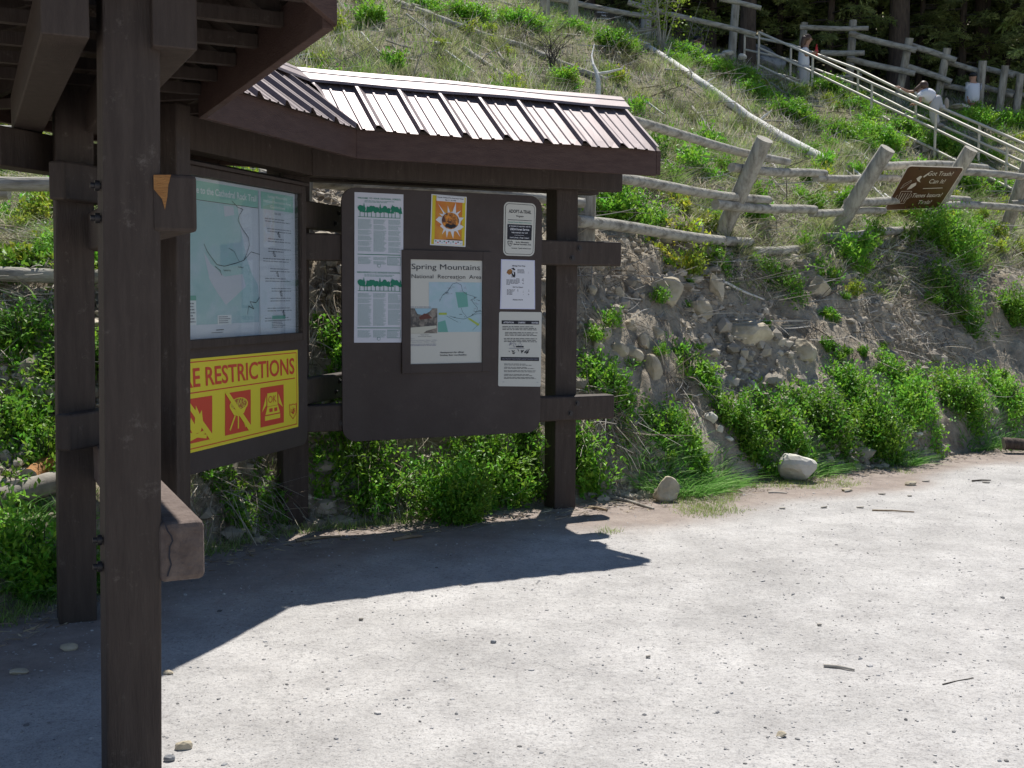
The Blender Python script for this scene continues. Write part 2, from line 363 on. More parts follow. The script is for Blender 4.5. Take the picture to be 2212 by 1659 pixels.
kiosk = empty("information_kiosk", (*mB.at(0, .65, 0)[:2], 0), "dark brown timber information kiosk with ribbed metal roof and notice boards", "kiosk")

def prism(mb, m, w0, w1, z0, z1, mt, s0=None, s1=None, mit0=True, mit1=True, zf=None):
    """board along module m between offsets w0,w1; mitred at shared corners"""
    def S(w, e):
        if e == 0: return (-(w * m.ta)) if (s0 is None) else s0
        return (m.L + w * m.tb) if (s1 is None) else s1
    if zf is None: zf = lambda w, z: z
    q = [m.at(S(w0, 0), w0, zf(w0, z0)), m.at(S(w0, 1), w0, zf(w0, z0)), m.at(S(w1, 1), w1, zf(w1, z0)), m.at(S(w1, 0), w1, zf(w1, z0)),
         m.at(S(w0, 0), w0, zf(w0, z1)), m.at(S(w0, 1), w0, zf(w0, z1)), m.at(S(w1, 1), w1, zf(w1, z1)), m.at(S(w1, 0), w1, zf(w1, z1))]
    mb.hexa(q, mt)
def kpart(name, fn, parent=kiosk, bevel=.006, label=None):
    mb = MB(); fn(mb); o = mb.build(name, parent, bevel)
    if label: o["label"] = label
    return o

# posts: (base px, base py | explicit), top px at given py, width, yaw module, base/top z
AX = {}
def post(bx, by, d, ax_top, width, m, z0=-.25, z1=2.70, name="post", label=None):
    b = atd(bx, by, d); b[2] = 0
    # lean so that the axis passes the observed pixel at z = 2.3
    t = b.copy(); t[2] = 2.3
    for _ in range(6):
        pxn = proj(t)[0]; t[0] += (ax_top - pxn) / f * d
    dirv = (t - b) / 2.3
    if np.linalg.norm(dirv[:2]) > .03: dirv[:2] *= .03 / np.linalg.norm(dirv[:2])
    a = b + dirv * z0; c = b + dirv * z1; h2 = width / 2
    q = [p + m.d * i * h2 - m.o * j * h2 for p in (a, c) for i, j in ((-1, -1), (1, -1), (1, 1), (-1, 1))]
    o = kpart(name, lambda mb: mb.hexa(q, brown), bevel=.008, label=label); AX[name + str(len(AX))] = (b, dirv); return b, o
b1, post1 = post(1209, 1089, 8.75, 1214, .185, mB)
b2, post2 = post(632, 1140, 7.98, 634, .185, mB)
b4, post4 = post(166, 1330, 5.72, 158, .18, mC)
b5, post5 = post(284, 1690, 3.76, 277, .178, mC)
b3, post3 = post(376, 1314, 6.0, 374, .13, mA, z0=.33, z1=2.66)
sP1, sP2 = mB.sw(b1)[0], mB.sw(b2)[0]; sA2, sA4 = mA.sw(b2)[0], mA.sw(b4)[0]; sC4, sC5 = mC.sw(b4)[0], mC.sw(b5)[0]
print("w of posts", mB.sw(b1), mB.sw(b2), mA.sw(b2), mA.sw(b4), mC.sw(b4), mC.sw(b5), mA.sw(b3), "roof right px", proj(mB.at(LB, 0, ZF)))

HZ0, HZ1 = 2.465, 2.655
kpart("header_beam", lambda mb: prism(mb, mB, .415, .553, HZ0, HZ1, brown, s1=sP1 + .40))
kpart("header_beam", lambda mb: prism(mb, mB, .745, .885, HZ0, HZ1, brown, s1=sP1 + .38))
kpart("header_beam", lambda mb: prism(mb, mA, .417, .553, HZ0 + .003, HZ1 + .003, brown))
kpart("header_beam", lambda mb: prism(mb, mA, .745, .885, HZ0 - .19, HZ1 - .193, brown, s0=sA4 - .36, s1=sA2 + .2))
kpart("header_beam", lambda mb: prism(mb, mC, .415, .555, HZ0 + .002, HZ1 + .002, brown, s0=sC5 - .16))
kpart("header_beam", lambda mb: prism(mb, mC, .745, .885, HZ0 + .002, HZ1 + .002, brown, s0=sC5 - .18, s1=sC4 + .15))
# rails with bolts
def rail(m, w0, w1, z0, z1, s0, s1, bolts, mt=brown, fb=.012, bw=None, label=None):
    o = kpart("rail", lambda mb: prism(mb, m, w0, w1, z0, z1, mt, s0=s0, s1=s1), bevel=fb, label=label)
    for sb in bolts:
        for dz in (.3, .7):
            mb = MB(); zz = z0 + (z1 - z0) * dz; ww = w0 if bw is None else bw; sg = -1 if bw is None else 1
            sb2 = sb + (.03 if dz > .5 else -.03)
            mb.tube([m.at(sb2, ww, zz), m.at(sb2, ww + sg * .005, zz)], .022, bolt_m, 12); mb.tube([m.at(sb2, ww + sg * .004, zz), m.at(sb2, ww + sg * .016, zz)], .013, bolt_m, 6)
            mb.build("bolt", o)
    return o
rail(mB, .415, .553, 1.895, 2.08, sP2 - .16, sP1 + .40, [sP1 + .0, sP2 + .32])
rail(mB, .415, .553, .715, .90, sP2 - .16, sP1 + .36, [sP1, sP2 + .3])
rail(mA, .462, .553, 2.115, 2.30, sA4 - .27, sA2 + .52, [sA2 + .26])
rail(mA, .462, .553, .905, 1.085, sA4 - .27, sA2 + .50, [sA2 + .26])
r_ = rail(mC, .415, .555, 1.885, 2.072, sC5 - .11, sC4 + .1, [sC4])
r2_ = rail(mC, .405, .555, .712, .915, sC5 - .11, sC4 + .1, [sC4], mt=cracked, fb=.02, label="weathered lower rail with cracked end")
# through-bolts standing out of the near post's back face
for z in (1.925, 2.03, .77, .86):
    mb = MB(); b_, dv_ = AX['post3']; c = b_ + dv_ * z + mC.o * .088 - mC.d * .02; mb.tube([c, c + mC.o * .034], .010, bolt_m, 8); mb.tube([c + mC.o * .005, c + mC.o * .020], .019, bolt_m, 6)
    mb.build("bolt", post5)
# worn raw corner and end of the upper rail, crack in the lower rail end
mb = MB()
e0 = sC5 - .11 - .0035
mb.add([mC.at(e0, .553, 2.066), mC.at(e0, .498, 2.069), mC.at(e0, .507, 2.035), mC.at(e0, .511, 1.995), mC.at(e0, .519, 1.955), mC.at(e0, .528, 1.99), mC.at(e0, .553, 2.02)], [tuple(range(7))], rawwood)
mb.build("worn_corner", r_)
mb = MB(); pts = [(.535, .912), (.528, .89), (.516, .872), (.512, .855), (.522, .835), (.524, .80), (.518, .775), (.526, .752), (.531, .735)]
for (w_a, z_a), (w_b, z_b) in zip(pts, pts[1:]):
    t_ = .0035
    mb.add([mC.at(e0 - .0003, w_a + t_, z_a), mC.at(e0 - .0003, w_a - t_ * .6, z_a), mC.at(e0 - .0003, w_b - t_ * .6, z_b), mC.at(e0 - .0003, w_b + t_, z_b)], [(0, 1, 2, 3)], ink)
mb.build("crack", r2_)

# ---- roof
SL = (ZR - ZE) / WR
def zroof(w): return ZE + SL * w if w <= WR else ZR - (ZR - ZK) * (w - WR) / (WK - WR)
def roof_sheet(m, w0, w1, s0o, s1o, back=False):
    mb = MB(); per = .305
    prof = [(0, 0), (.010, .034), (.030, .034), (.078, 0), (.122, 0), (.130, .009), (.142, .009), (.150, 0), (.215, 0), (.223, .009), (.235, .009), (.243, 0)]
    smin = -w1 * m.ta - (s0o if m.ta == 0 else 0); smax = m.L + w1 * m.tb + (s1o if m.tb == 0 else 0)
    pts = []; k = math.floor(smin / per) - 1
    while k * per < smax + per:
        for a, h in prof: pts.append((k * per + a + .11, h))
        k += 1
    pts = [(s, h) for s, h in pts if smin <= s <= smax]
    def wr(s):
        lo = w0
        if m.ta: lo = max(lo, -s / m.ta)
        if m.tb: lo = max(lo, (s - m.L) / m.tb)
        return min(lo, w1)
    g = []
    for s, h in pts:
        lo = wr(s); row = []
        for t in (0, .12, .4, .7, 1.):
            w = lo + (w1 - lo) * t; wob = .002 * math.sin(s * 7 + t * 5) + (.003 * math.sin(s * 13.) if t == 0 else 0)
            row.append(m.at(s, w, zroof(w) + h + .012 + wob))
        g.append(row)
    vs = [p for r in g for p in r]; n = 5
    fs = [(i * n + j, (i + 1) * n + j, (i + 1) * n + j + 1, i * n + j + 1) for i in range(len(g) - 1) for j in range(n - 1) if np.linalg.norm(g[i][0] - g[i][-1]) > .004 or np.linalg.norm(g[i + 1][0] - g[i + 1][-1]) > .004]
    mb.add(vs, fs, metal_m)
    # screws along the eave
    for i, (s, h) in enumerate(pts):
        if h == 0 and i % 12 in (5, 9) and not back and wr(s) == w0:
            c = m.at(s + .03, w0 + .05, zroof(w0 + .05) + .012); mb.tube([c, c + np.array([0, 0, .009])], .007, bolt_m, 6)
        if h > .03 and i % 12 == 1 and not back:
            c = m.at(s + .011, w1 - .02, zroof(w1 - .02) + .048); mb.tube([c, c + np.array([0, 0, .012])], .008, bolt_m, 6)
    return mb
for m in (mB, mA, mC):
    so_ = .055
    o = roof_sheet(m, -.045, WR, so_, so_).build("roof_sheet", kiosk); o = roof_sheet(m, WR, WK + .05, so_, so_, True).build("roof_sheet", kiosk)
    # deck under the metal
    s0 = None if m.ta else -.06; s1 = None if m.tb else m.L + .06
    kpart("roof_deck", lambda mb: (prism(mb, m, .0, WR, -.012, .004, brown, s0=s0, s1=s1, zf=lambda w, z: zroof(w) + z), prism(mb, m, WR, WK, -.012, .004, brown, s0=s0, s1=s1, zf=lambda w, z: zroof(w) + z)), bevel=0)
    # ridge cap: folded sheet with hemmed lips
    mb = MB(); ws = [WR - .135, WR - .130, WR - .055, WR - .05, WR, WR + .05, WR + .055, WR + .130, WR + .135]
    zs = [zroof(w) + .062 for w in ws]; zs[0] -= .016; zs[-1] -= .016; zs[3] += .006; zs[5] += .006; zs[4] += .004
    rows = []
    for w, z in zip(ws, zs):
        a = -w * m.ta if m.ta else -so_ - .03; b = m.L + w * m.tb if m.tb else m.L + so_ + .03
        rows.append([m.at(a + (b - a) * t, w, z + .006 * math.sin(t * 9 + w * 20) * (t * (1 - t) * 4)) for t in np.linspace(0, 1, 13)])
    vs = [p for r in rows for p in r]; n = 13
    mb.add(vs, [(i * n + j, i * n + j + 1, (i + 1) * n + j + 1, (i + 1) * n + j) for i in range(len(ws) - 1) for j in range(n - 1)], metal_m)
    mb.build("ridge_cap", kiosk)
    kpart("fascia_board", lambda mb: prism(mb, m, 0, .038, ZF, ZE - .012, fascia_m, s0=s0, s1=s1), bevel=.003)
    kpart("fascia_board", lambda mb: prism(mb, m, WK - .038, WK, ZF + .06, ZK - .012, fascia_m, s0=s0, s1=s1), bevel=.003)
    # joists and rafters
    ns = int(m.L / .42); 
    for i in range(ns + 1):
        s_ = .05 + (m.L - .1) * i / ns
        kpart("joist", lambda mb: mb.box(m.at(s_, WK / 2, 2.682), (m.d, m.o, (0, 0, 1)), (.042, WK - .08, .05), brown), bevel=0)
        a = m.at(s_ + .045, .04, zroof(.04) - .06); b = m.at(s_ + .045, WR - .02, zroof(WR - .02) - .06); c = m.at(s_ + .045, WK - .04, zroof(WK - .04) - .06)
        def raf(mb):
            for p, q in ((a, b), (c, b)):
                h_ = m.d * .02; u_ = np.array([0, 0, .044]); mb.hexa([p - h_ - u_, p + h_ - u_, q + h_ - u_, q - h_ - u_, p - h_ + u_, p + h_ + u_, q + h_ + u_, q - h_ + u_], brown)
        kpart("rafter", raf, bevel=0)
# barge boards on the two open gable ends
for m, s_ in ((mB, LB + .062), (mC, -.1)):
    def barge(mb):
        for w0, w1 in ((-.0, WR - .001), (WR + .001, WK)):
            prism(mb, m, w0, w1, -.19, -.014, fascia_m, s0=s_, s1=s_ + .036, zf=lambda w, z: zroof(w) + z)
    kpart("barge_board", barge, bevel=.003)

# ---- boards
def board(m, w, s0, s1, z0, z1, r, name="notice_board", th=.02):
    mb = MB(); pts = []
    for cs, cz, a0 in ((s1 - r, z1 - r, 0), (s0 + r, z1 - r, 90), (s0 + r, z0 + r, 180), (s1 - r, z0 + r, 270)):
        for k in range(7): a = math.radians(a0 + k * 15); pts.append((cs + r * math.cos(a), cz + r * math.sin(a)))
    n = len(pts); vs = [m.at(s, w, z) for s, z in pts] + [m.at(s, w + th, z) for s, z in pts]
    mb.add(vs, [tuple(range(n)), tuple(range(2 * n - 1, n - 1, -1))] + [(i, (i + 1) % n, n + (i + 1) % n, n + i) for i in range(n)], board_m)
    return mb.build(name, kiosk, .002)
WB = .393
q = [mB.hit(*p, WB) for p in ((738, 430), (1170, 445), (740, 950), (1168, 936), (900, 411), (900, 947))]
print("board1", q)
B1 = ((q[0][0] + q[2][0]) / 2, (q[1][0] + q[3][0]) / 2, q[5][1], q[4][1])
bd1 = board(mB, WB, *B1, .10)
WA = .438
qa = [mA.hit(*p, WA) for p in ((661, 420), (408, 1027), (650, 966), (352, 1000))]; print("board2", qa)
A1 = (qa[3][0], qa[0][0], qa[1][1], 2.40)
bd2 = board(mA, WA, *A1, .07)
# display case on the second board: frame, sloped cap and glass
def fr(mb, m, w0, w1, s0, s1, z0, z1, t, mt, tr=None, tb=None):
    tr = tr or t; tb = tb or t
    prism(mb, m, w0, w1, z0, z1, mt, s0=s0, s1=s0 + t); prism(mb, m, w0, w1, z0, z1, mt, s0=s1 - tr, s1=s1)
    prism(mb, m, w0 + .001, w1, z1 - t, z1, mt, s0=s0 + t, s1=s1 - tr); prism(mb, m, w0 + .001, w1, z0, z0 + tb, mt, s0=s0 + t, s1=s1 - tr)
g0 = mA.hit(403, 377, .40); g1 = mA.hit(644, 417, .40); g2 = mA.hit(406, 735, .40); print("case", g0, g1, g2)
GC = (A1[0] + .07, g1[0] + .012, g2[1], (g0[1] + g1[1]) / 2)
case = kpart("display_case", lambda mb: fr(mb, mA, .378, WA - .001, GC[0] - .05, GC[1] + .05, GC[2] - .05, GC[3] + .05, .05, brown), bevel=.004)
kpart("case_cap", lambda mb: mb.hexa([mA.at(GC[0] - .07, .355, GC[3] + .052), mA.at(GC[1] + .06, .355, GC[3] + .052), mA.at(GC[1] + .06, WA + .02, GC[3] + .052), mA.at(GC[0] - .07, WA + .02, GC[3] + .052),
      mA.at(GC[0] - .07, .355, GC[3] + .07), mA.at(GC[1] + .06, .355, GC[3] + .07), mA.at(GC[1] + .06, WA + .02, GC[3] + .10), mA.at(GC[0] - .07, WA + .02, GC[3] + .10)], brown), case, .002)
glass = bpy.data.materials.new("case_glass"); glass.use_nodes = True; n_ = glass.node_tree; n_.nodes.clear()
go = n_.nodes.new("ShaderNodeOutputMaterial"); gt = n_.nodes.new("ShaderNodeBsdfTransparent"); gg = n_.nodes.new("ShaderNodeBsdfGlossy"); gm = n_.nodes.new("ShaderNodeMixShader"); gf = n_.nodes.new("ShaderNodeLayerWeight"); gf.inputs[0].default_value = .5; gp = n_.nodes.new("ShaderNodeMath"); gp.operation = 'POWER'; gp.inputs[1].default_value = 3.5
n_.links.new(gf.outputs["Facing"], gp.inputs[0])
gg.inputs["Roughness"].default_value = .03; gt.inputs[0].default_value = (.93, .96, .95, 1)
n_.links.new(gp.outputs[0], gm.inputs[0]); n_.links.new(gt.outputs[0], gm.inputs[1]); n_.links.new(gg.outputs[0], gm.inputs[2]); n_.links.new(gm.outputs[0], go.inputs[0])
kpart("glass_pane", lambda mb: prism(mb, mA, .395, .3965, GC[2] - .003, GC[3] + .003, glass, s0=GC[0] - .003, s1=GC[1] + .003), case, 0)
# raised document frame on the first board
f0 = mB.hit((840 + 487 / 2.4397) / 1.1718, (450 + 503 / 2.4397) / 1.1718, WB - .012); f1 = mB.hit((840 + 928 / 2.4397) / 1.1718, (450 + 1142 / 2.4397) / 1.1718, WB - .012)
FB = (f0[0], f1[0], f1[1], f0[1]); print("frame", FB)
docf = kpart("document_frame", lambda mb: fr(mb, mB, WB - .016, WB - .0005, FB[0] - .065, FB[1] + .065, FB[2] - .065, FB[3] + .065, .065, board_m), bevel=.002)

# ------------------------------------------------------------------ printed things
_tc = {}
def glyphs(s, bold=0.):
    k = (s, bold)
    if k in _tc: return _tc[k]
    c = bpy.data.curves.new("t", 'FONT'); c.body = s; c.size = 1; c.offset = bold; c.resolution_u = 3; c.fill_mode = 'FRONT' if False else c.fill_mode
    o = bpy.data.objects.new("t", c); COL.objects.link(o); bpy.context.view_layer.update()
    me = bpy.data.meshes.new_from_object(o.evaluated_get(bpy.context.evaluated_depsgraph_get()))
    v = np.array([q.co[:2] for q in me.vertices]) if len(me.vertices) else np.zeros((0, 2)); fs = [tuple(p.vertices) for p in me.polygons]
    bpy.data.objects.remove(o); bpy.data.curves.remove(c); bpy.data.meshes.remove(me)
    _tc[k] = (v, fs); return _tc[k]
class Print:
    """flat print on module m at offset w; corners in (s,z): TL TR BR BL; local a 0..1, t 0..1 downward"""
    def __init__(s, m, w, c, pm, bulge=0., dz=.0011, thick=True, r=0.):
        s.m = m; s.w = w; s.c = [np.array(q, float) for q in c]; s.mb = MB(); s.bulge = bulge; s.dz = dz
        s.H = (np.linalg.norm(s.c[0] - s.c[3]) + np.linalg.norm(s.c[1] - s.c[2])) / 2; s.Wd = (np.linalg.norm(s.c[0] - s.c[1]) + np.linalg.norm(s.c[3] - s.c[2])) / 2
        if r: s.sheet_round(pm, r)
        else: s.grid(pm)
    def P(s, a, t, l=0):
        q = (s.c[0] * (1 - a) + s.c[1] * a) * (1 - t) + (s.c[3] * (1 - a) + s.c[2] * a) * t
        b = s.bulge * (.6 + .4 * math.sin(a * 5 + 2 * t)) * math.sin(math.pi * min(max(t, 0), 1)) * 1.0
        return s.m.at(q[0], s.w - b - s.dz * l, q[1])
    def grid(s, pm, a0=0, t0=0, a1=1, t1=1, l=0, n=8):
        vs = [s.P(a0 + (a1 - a0) * i / n, t0 + (t1 - t0) * j / n, l) for i in range(n + 1) for j in range(n + 1)]
        s.mb.add(vs, [(i * (n + 1) + j, i * (n + 1) + j + 1, (i + 1) * (n + 1) + j + 1, (i + 1) * (n + 1) + j) for i in range(n) for j in range(n)], pm)
    def sheet_round(s, pm, r, l=0, inset=0., edge=True):
        ra, rt = r / s.Wd, r / s.H; ia, it = inset / s.Wd, inset / s.H; pts = []
        for ca, ct, a0 in ((1 - ra - ia, ra + it, 0), (ra + ia, ra + it, 90), (ra + ia, 1 - rt - it, 180), (1 - ra - ia, 1 - rt - it, 270)):
            ct = (rt + it) if a0 < 180 else (1 - rt - it)
            for k in range(6): g = math.radians(a0 + 18 * k); pts.append((ca + ra * math.cos(g), ct - rt * math.sin(g)))
        s.poly(pts, pm, l); return pts
    def poly(s, pts, m, l=1): s.mb.add([s.P(a, t, l) for a, t in pts], [tuple(range(len(pts)))], m)
    def rect(s, a0, t0, a1, t1, m, l=1):
        n = 4 if s.bulge else 1
        if n == 1: s.poly([(a0, t0), (a0, t1), (a1, t1), (a1, t0)], m, l)
        else: s.grid(m, a0, t0, a1, t1, l, 6)
    def outline(s, a0, t0, a1, t1, wd, m, l=1):
        wa, wt = wd / s.Wd, wd / s.H
        s.rect(a0, t0, a1, t0 + wt, m, l); s.rect(a0, t1 - wt, a1, t1, m, l); s.rect(a0, t0 + wt, a0 + wa, t1 - wt, m, l); s.rect(a1 - wa, t0 + wt, a1, t1 - wt, m, l)
    def text(s, st, a, t, hgt, m, width=None, align='l', l=2, bold=0., shear=0.):
        """baseline-left at (a,t); hgt = cap height as a fraction of sheet height; width in a-units"""
        v, fs = glyphs(st, bold)
        if not len(v): return
        x0, x1 = v[:, 0].min(), v[:, 0].max(); sy = hgt * s.H / .70
        wtot = (x1 - x0) * sy / s.Wd if width is None else width
        if align == 'c': a = a - wtot / 2
        elif align == 'r': a = a - wtot
        vv = [s.P(a + ((x - x0) / (x1 - x0)) * wtot + shear * y * sy / s.Wd, t - y * sy / s.H, l) for x, y in v]
        s.mb.add(vv, fs, m)
    def stroke(s, pts, wd, m, l=2):
        for (a, t), (b, u) in zip(pts, pts[1:]):
            x, y = (b - a) * s.Wd, (u - t) * s.H; L_ = math.hypot(x, y) + 1e-9; nx, ny = -y / L_ * wd / 2, x / L_ * wd / 2
            s.poly([(a + nx / s.Wd, t + ny / s.H), (b + nx / s.Wd, u + ny / s.H), (b - nx / s.Wd, u - ny / s.H), (a - nx / s.Wd, t - ny / s.H)], m, l)
    def micro(s, a0, t0, a1, t1, n, m, fill=.5, l=1, seed=1, ragged=.25, para=6):
        r = random.Random(seed); h = (t1 - t0) / n
        for i in range(n):
            if para and i % para == para - 1 and r.random() < .6: continue
            a = a0; end = a1 - (a1 - a0) * ragged * (r.random() ** 2 if (not para or (i + 2) % para) else .6 * r.random() + .3)
            while a < end:
                wl = r.uniform(.05, .16) * (a1 - a0); b = min(a + wl, end); s.rect_thin(a, t0 + h * i + h * .2, b, t0 + h * (i + fill) + h * .2, m, l); a = b + .018 * (a1 - a0)
    def rect_thin(s, a0, t0, a1, t1, m, l): s.poly([(a0, t0), (a0, t1), (a1, t1), (a1, t0)], m, l)
    def done(s, name, label, cat, group=None):
        o = s.mb.build(name); q = np.array(s.mb.v).mean(0)
        for vtx in o.data.vertices: vtx.co -= Vector(q)
        o.location = q
        sm = o.modifiers.new("sheet", 'SOLIDIFY') if False else None
        return tag(o, label, cat, group)
Z3 = lambda x, y: ((840 + x / 2.4397) / 1.1718, (450 + y / 2.4397) / 1.1718)
def corners(m, w, pts, fn=Z3): return [m.hit(*fn(*p), w) for p in pts]
WP = WB - .0022
# 1 -- national forests poster
c = corners(mB, WP, ((140, 88), (442, 103), (438, 1017), (137, 1018)))
p = Print(mB, WP, c, paper, bulge=.003)
for k, (t0, ttl) in enumerate(((0., "WELCOME  TO  YOUR  NATIONAL  FORESTS"), (.492, "BIENVENIDO A SU BOSQUE NACIONAL"))):
    p.text(ttl, .5, t0 + .042, .0105, green_ink, width=.88, align='c', bold=.012)
    p.micro(.2, t0 + .05, .82, t0 + .066, 2, txt_green, seed=3 + k, para=0)
    trng = random.Random(5)
    for a in (.11, .155, .30, .37, .44, .60, .665, .83, .875):                       # round-topped trees
        for _ in range(5):
            r1 = trng.uniform(.03, .055); ca = a + trng.uniform(-.04, .04); ct = t0 + .105 + trng.uniform(-.008, .014)
            p.poly([(ca + r1 * math.cos(g / 9 * 6.283) * trng.uniform(.85, 1.1), ct + r1 * .33 * math.sin(g / 9 * 6.283)) for g in range(9)], green_ink, 2 + .3 * trng.random())
    for a, hh in ((.19, .055), (.26, .035), (.52, .055), (.70, .03), (.77, .052), (.94, .04)):     # pointed firs
        tb = t0 + .137
        p.poly([(a, tb - hh - .014), (a - .022, tb - .035), (a - .014, tb - .035), (a - .038, tb - .006), (a + .038, tb - .006), (a + .014, tb - .035), (a + .022, tb - .035)], green_ink, 2.6)
    for a in (.11, .2, .26, .34, .43, .52, .6, .69, .76, .83, .93): p.rect_thin(a - .006, t0 + .12, a + .006, t0 + .160, green_ink, 2)
    p.rect_thin(.07, t0 + .159, .94, t0 + .1625, green_ink, 2)
    for j, (x0, x1) in enumerate(((.07, .35), (.385, .65), (.69, .95))): p.micro(x0, t0 + .175, x1, t0 + .395, 42, txt_green, fill=.42, seed=10 + j + 5 * k, para=7)
    p.rect_thin(.06, t0 + .407, .94, t0 + .4115, green_ink, 2)
    for j, (x0, x1) in enumerate(((.07, .35), (.385, .65), (.69, .93))): p.micro(x0, t0 + .425, x1, t0 + .475, 9, txt_green, fill=.42, seed=30 + j + 5 * k, para=5)
    p.outline(.67, t0 + .422, .95, t0 + .478, .003, txt_green, 2)
    p.poly([(.47, t0 + .472), (.53, t0 + .472), (.535, t0 + .488), (.5, t0 + .498 - .001), (.465, t0 + .488)], txt_green, 3); p.poly([(.478, t0 + .475), (.522, t0 + .475), (.526, t0 + .487), (.5, t0 + .494), (.474, t0 + .487)], paper, 4)
p.done("forest_rules_poster", "tall white poster with green tree borders and green text columns", "poster")
# 2 -- fire prevention poster
c = corners(mB, WP, ((615, 100), (833, 118), (825, 427), (606, 415)))
p = Print(mB, WP, c, white_ink, bulge=.002)
p.rect(.03, .02, .97, .98, yellow_p, 1); p.rect(.12, .10, .88, .885, orange, 2)
p.rect(.14, .02, .93, .125, white_ink, 4); p.text("Nevada Wildland Fire Awareness Week", .535, .062, .022, ink, width=.74, align='c', l=5, bold=.02); p.text("May 11 - 18, 2008", .535, .107, .022, ink, width=.30, align='c', l=5, bold=.02)
star = [(.46, .36), (.18, .17), (.31, .42 - .04), (.23, .37), (.34, .36), (.38, .35), (.46, .20), (.53, .33), (.60, .32), (.69, .13), (.70, .34), (.76, .36), (.84, .28), (.79, .42), (.93, .42), (.84, .50), (.82, .56), (.93, .60), (.84, .66), (.76, .68), (.84, .81), (.72, .70), (.66, .70), (.64, .85), (.56, .71), (.50, .71), (.46, .84), (.42, .69), (.32, .78), (.36, .67), (.26, .62), (.30, .58), (.13, .50), (.22, .43), (.33, .44)]
cxs, cts = .545, .50
star2 = sorted(star, key=lambda q: math.atan2((q[1] - cts) * 1.4, q[0] - cxs))
for i in range(len(star2)): p.poly([(cxs, cts), star2[i], star2[(i + 1) % len(star2)]], white_ink, 3)
p.poly([(cxs + .245 * math.cos(g / 24 * 6.283), cts + .165 * math.sin(g / 24 * 6.283)) for g in range(24)], fire_m, 5)
p.poly([(cxs - .16, cts + .115), (cxs - .1, cts + .05), (cxs + .02, cts + .08), (cxs + .12, cts + .06), (cxs + .17, cts + .1), (cxs + .03, cts + .155)], ink, 6)
p.rect(.45, .865, .90, .878, ink, 3); p.rect(.10, .885, .91, .975, white_ink, 4)
for i, a in enumerate((.15, .21, .27, .33, .39, .45, .51, .57, .64, .72, .78, .86)):
    t = .915 + (.025 if i % 2 else 0); p.poly([(a + .022 * math.cos(g), t + .014 * math.sin(g)) for g in np.linspace(0, 5.6, 8)], (green_ink, sign_red, ink, map_blue)[i % 4], 5)
p.done("fire_poster", "small yellow and orange poster with a white star around flames", "poster")
# 3 -- framed area map
wz = WB - .004; c = [(FB[0] - .002, FB[3] + .002), (FB[1] + .002, FB[3] + .002), (FB[1] + .002, FB[2] - .002), (FB[0] - .002, FB[2] - .002)]
p = Print(mB, wz, c, ivory)
p.text("Spring Mountains", .02, .095, .052, ink, width=.945); p.text("National  Recreation  Area", .02, .18, .037, ink, width=.965)
p.rect_thin(.255, .215, .99, .47, map_blue, 1); p.rect_thin(.375, .47, .99, .695, map_blue, 1)
p.poly([(.38, .60), (.48, .58), (.52, .695), (.38, .695)], pale_green, 1.5); p.poly([(.62, .31), (.78, .31), (.8, .45), (.66, .46)], pale_green, 1.5)
loop = [(.40, .40), (.44, .34), (.52, .29), (.58, .23), (.64, .22), (.70, .24), (.72, .30), (.78, .33), (.88, .35), (.90, .37), (.84, .38), (.88, .42), (.93, .46), (.92, .50), (.84, .54), (.74, .57), (.64, .56), (.54, .54)]
p.stroke(loop, .0022, ink, 2); p.stroke([(.44, .34), (.5, .32), (.56, .25)], .0018, ink, 2); p.stroke([(.70, .46), (.72, .50), (.78, .55)], .0018, ink, 2); p.stroke([(.84, .54), (.92, .52), (.99, .515)], .0016, ink, 2); p.stroke([(.86, .68), (.92, .64), (.97, .60)], .0016, ink, 2); p.stroke([(.50, .54), (.6, .58), (.66, .60)], .0018, ink, 2)
_r = random.Random(9)
for i in range(46):
    a, t = loop[_r.randrange(len(loop))]; a += _r.uniform(-.06, .06); t += _r.uniform(-.04, .04)
    if .39 < a < .97: p.rect_thin(a, t, a + _r.uniform(.008, .05), t + .004, ink if i % 3 == 0 else grey_ink, 2)
p.rect_thin(.39, .508, .50, .528, lime, 3); p.poly([(.79, .565), (.82, .56), (.96, .62), (.94, .637)], lime, 3)
p.rect_thin(.0, .465, .37, .705, photo_m, 1); p.poly([(.06, .467), (.30, .467), (.26, .50), (.17, .53), (.10, .52)], skyblue, 2); p.poly([(.12, .55), (.19, .515), (.24, .52), (.30, .56), (.13, .575)], roofred, 3); p.poly([(.0, .65), (.36, .63), (.36, .655), (.22, .68), (.18, .703), (.0, .703)], snow, 3)
p.micro(.0, .448, .37, .458, 1, grey_ink, seed=2, para=0, fill=.8)
p.text("Visitor Center", .20, .722, .008, ink, width=.12, align='c'); p.text("Kyle and Lee Canyon", .20, .738, .008, ink, width=.18, align='c')
p.text("Hours:", .01, .757, .0085, grey_ink, width=.05); p.text("Spring and Summer:  9:00am - 5:00pm", .01, .775, .009, grey_ink, width=.36); p.text("Fall and Winter:  10:00am - 4:00pm", .02, .792, .009, grey_ink, width=.33)
p.micro(.01, .803, .36, .828, 2, grey_ink, seed=8, para=0, fill=.5, ragged=.1)
p.text("Headquarters for official", .41, .898, .015, ink, width=.33, bold=.015); p.text("Smokey Bear merchandise", .41, .924, .015, ink, width=.37, bold=.015)
p.done("area_map_poster", "cream framed poster reading Spring Mountains National Recreation Area with blue map", "poster")
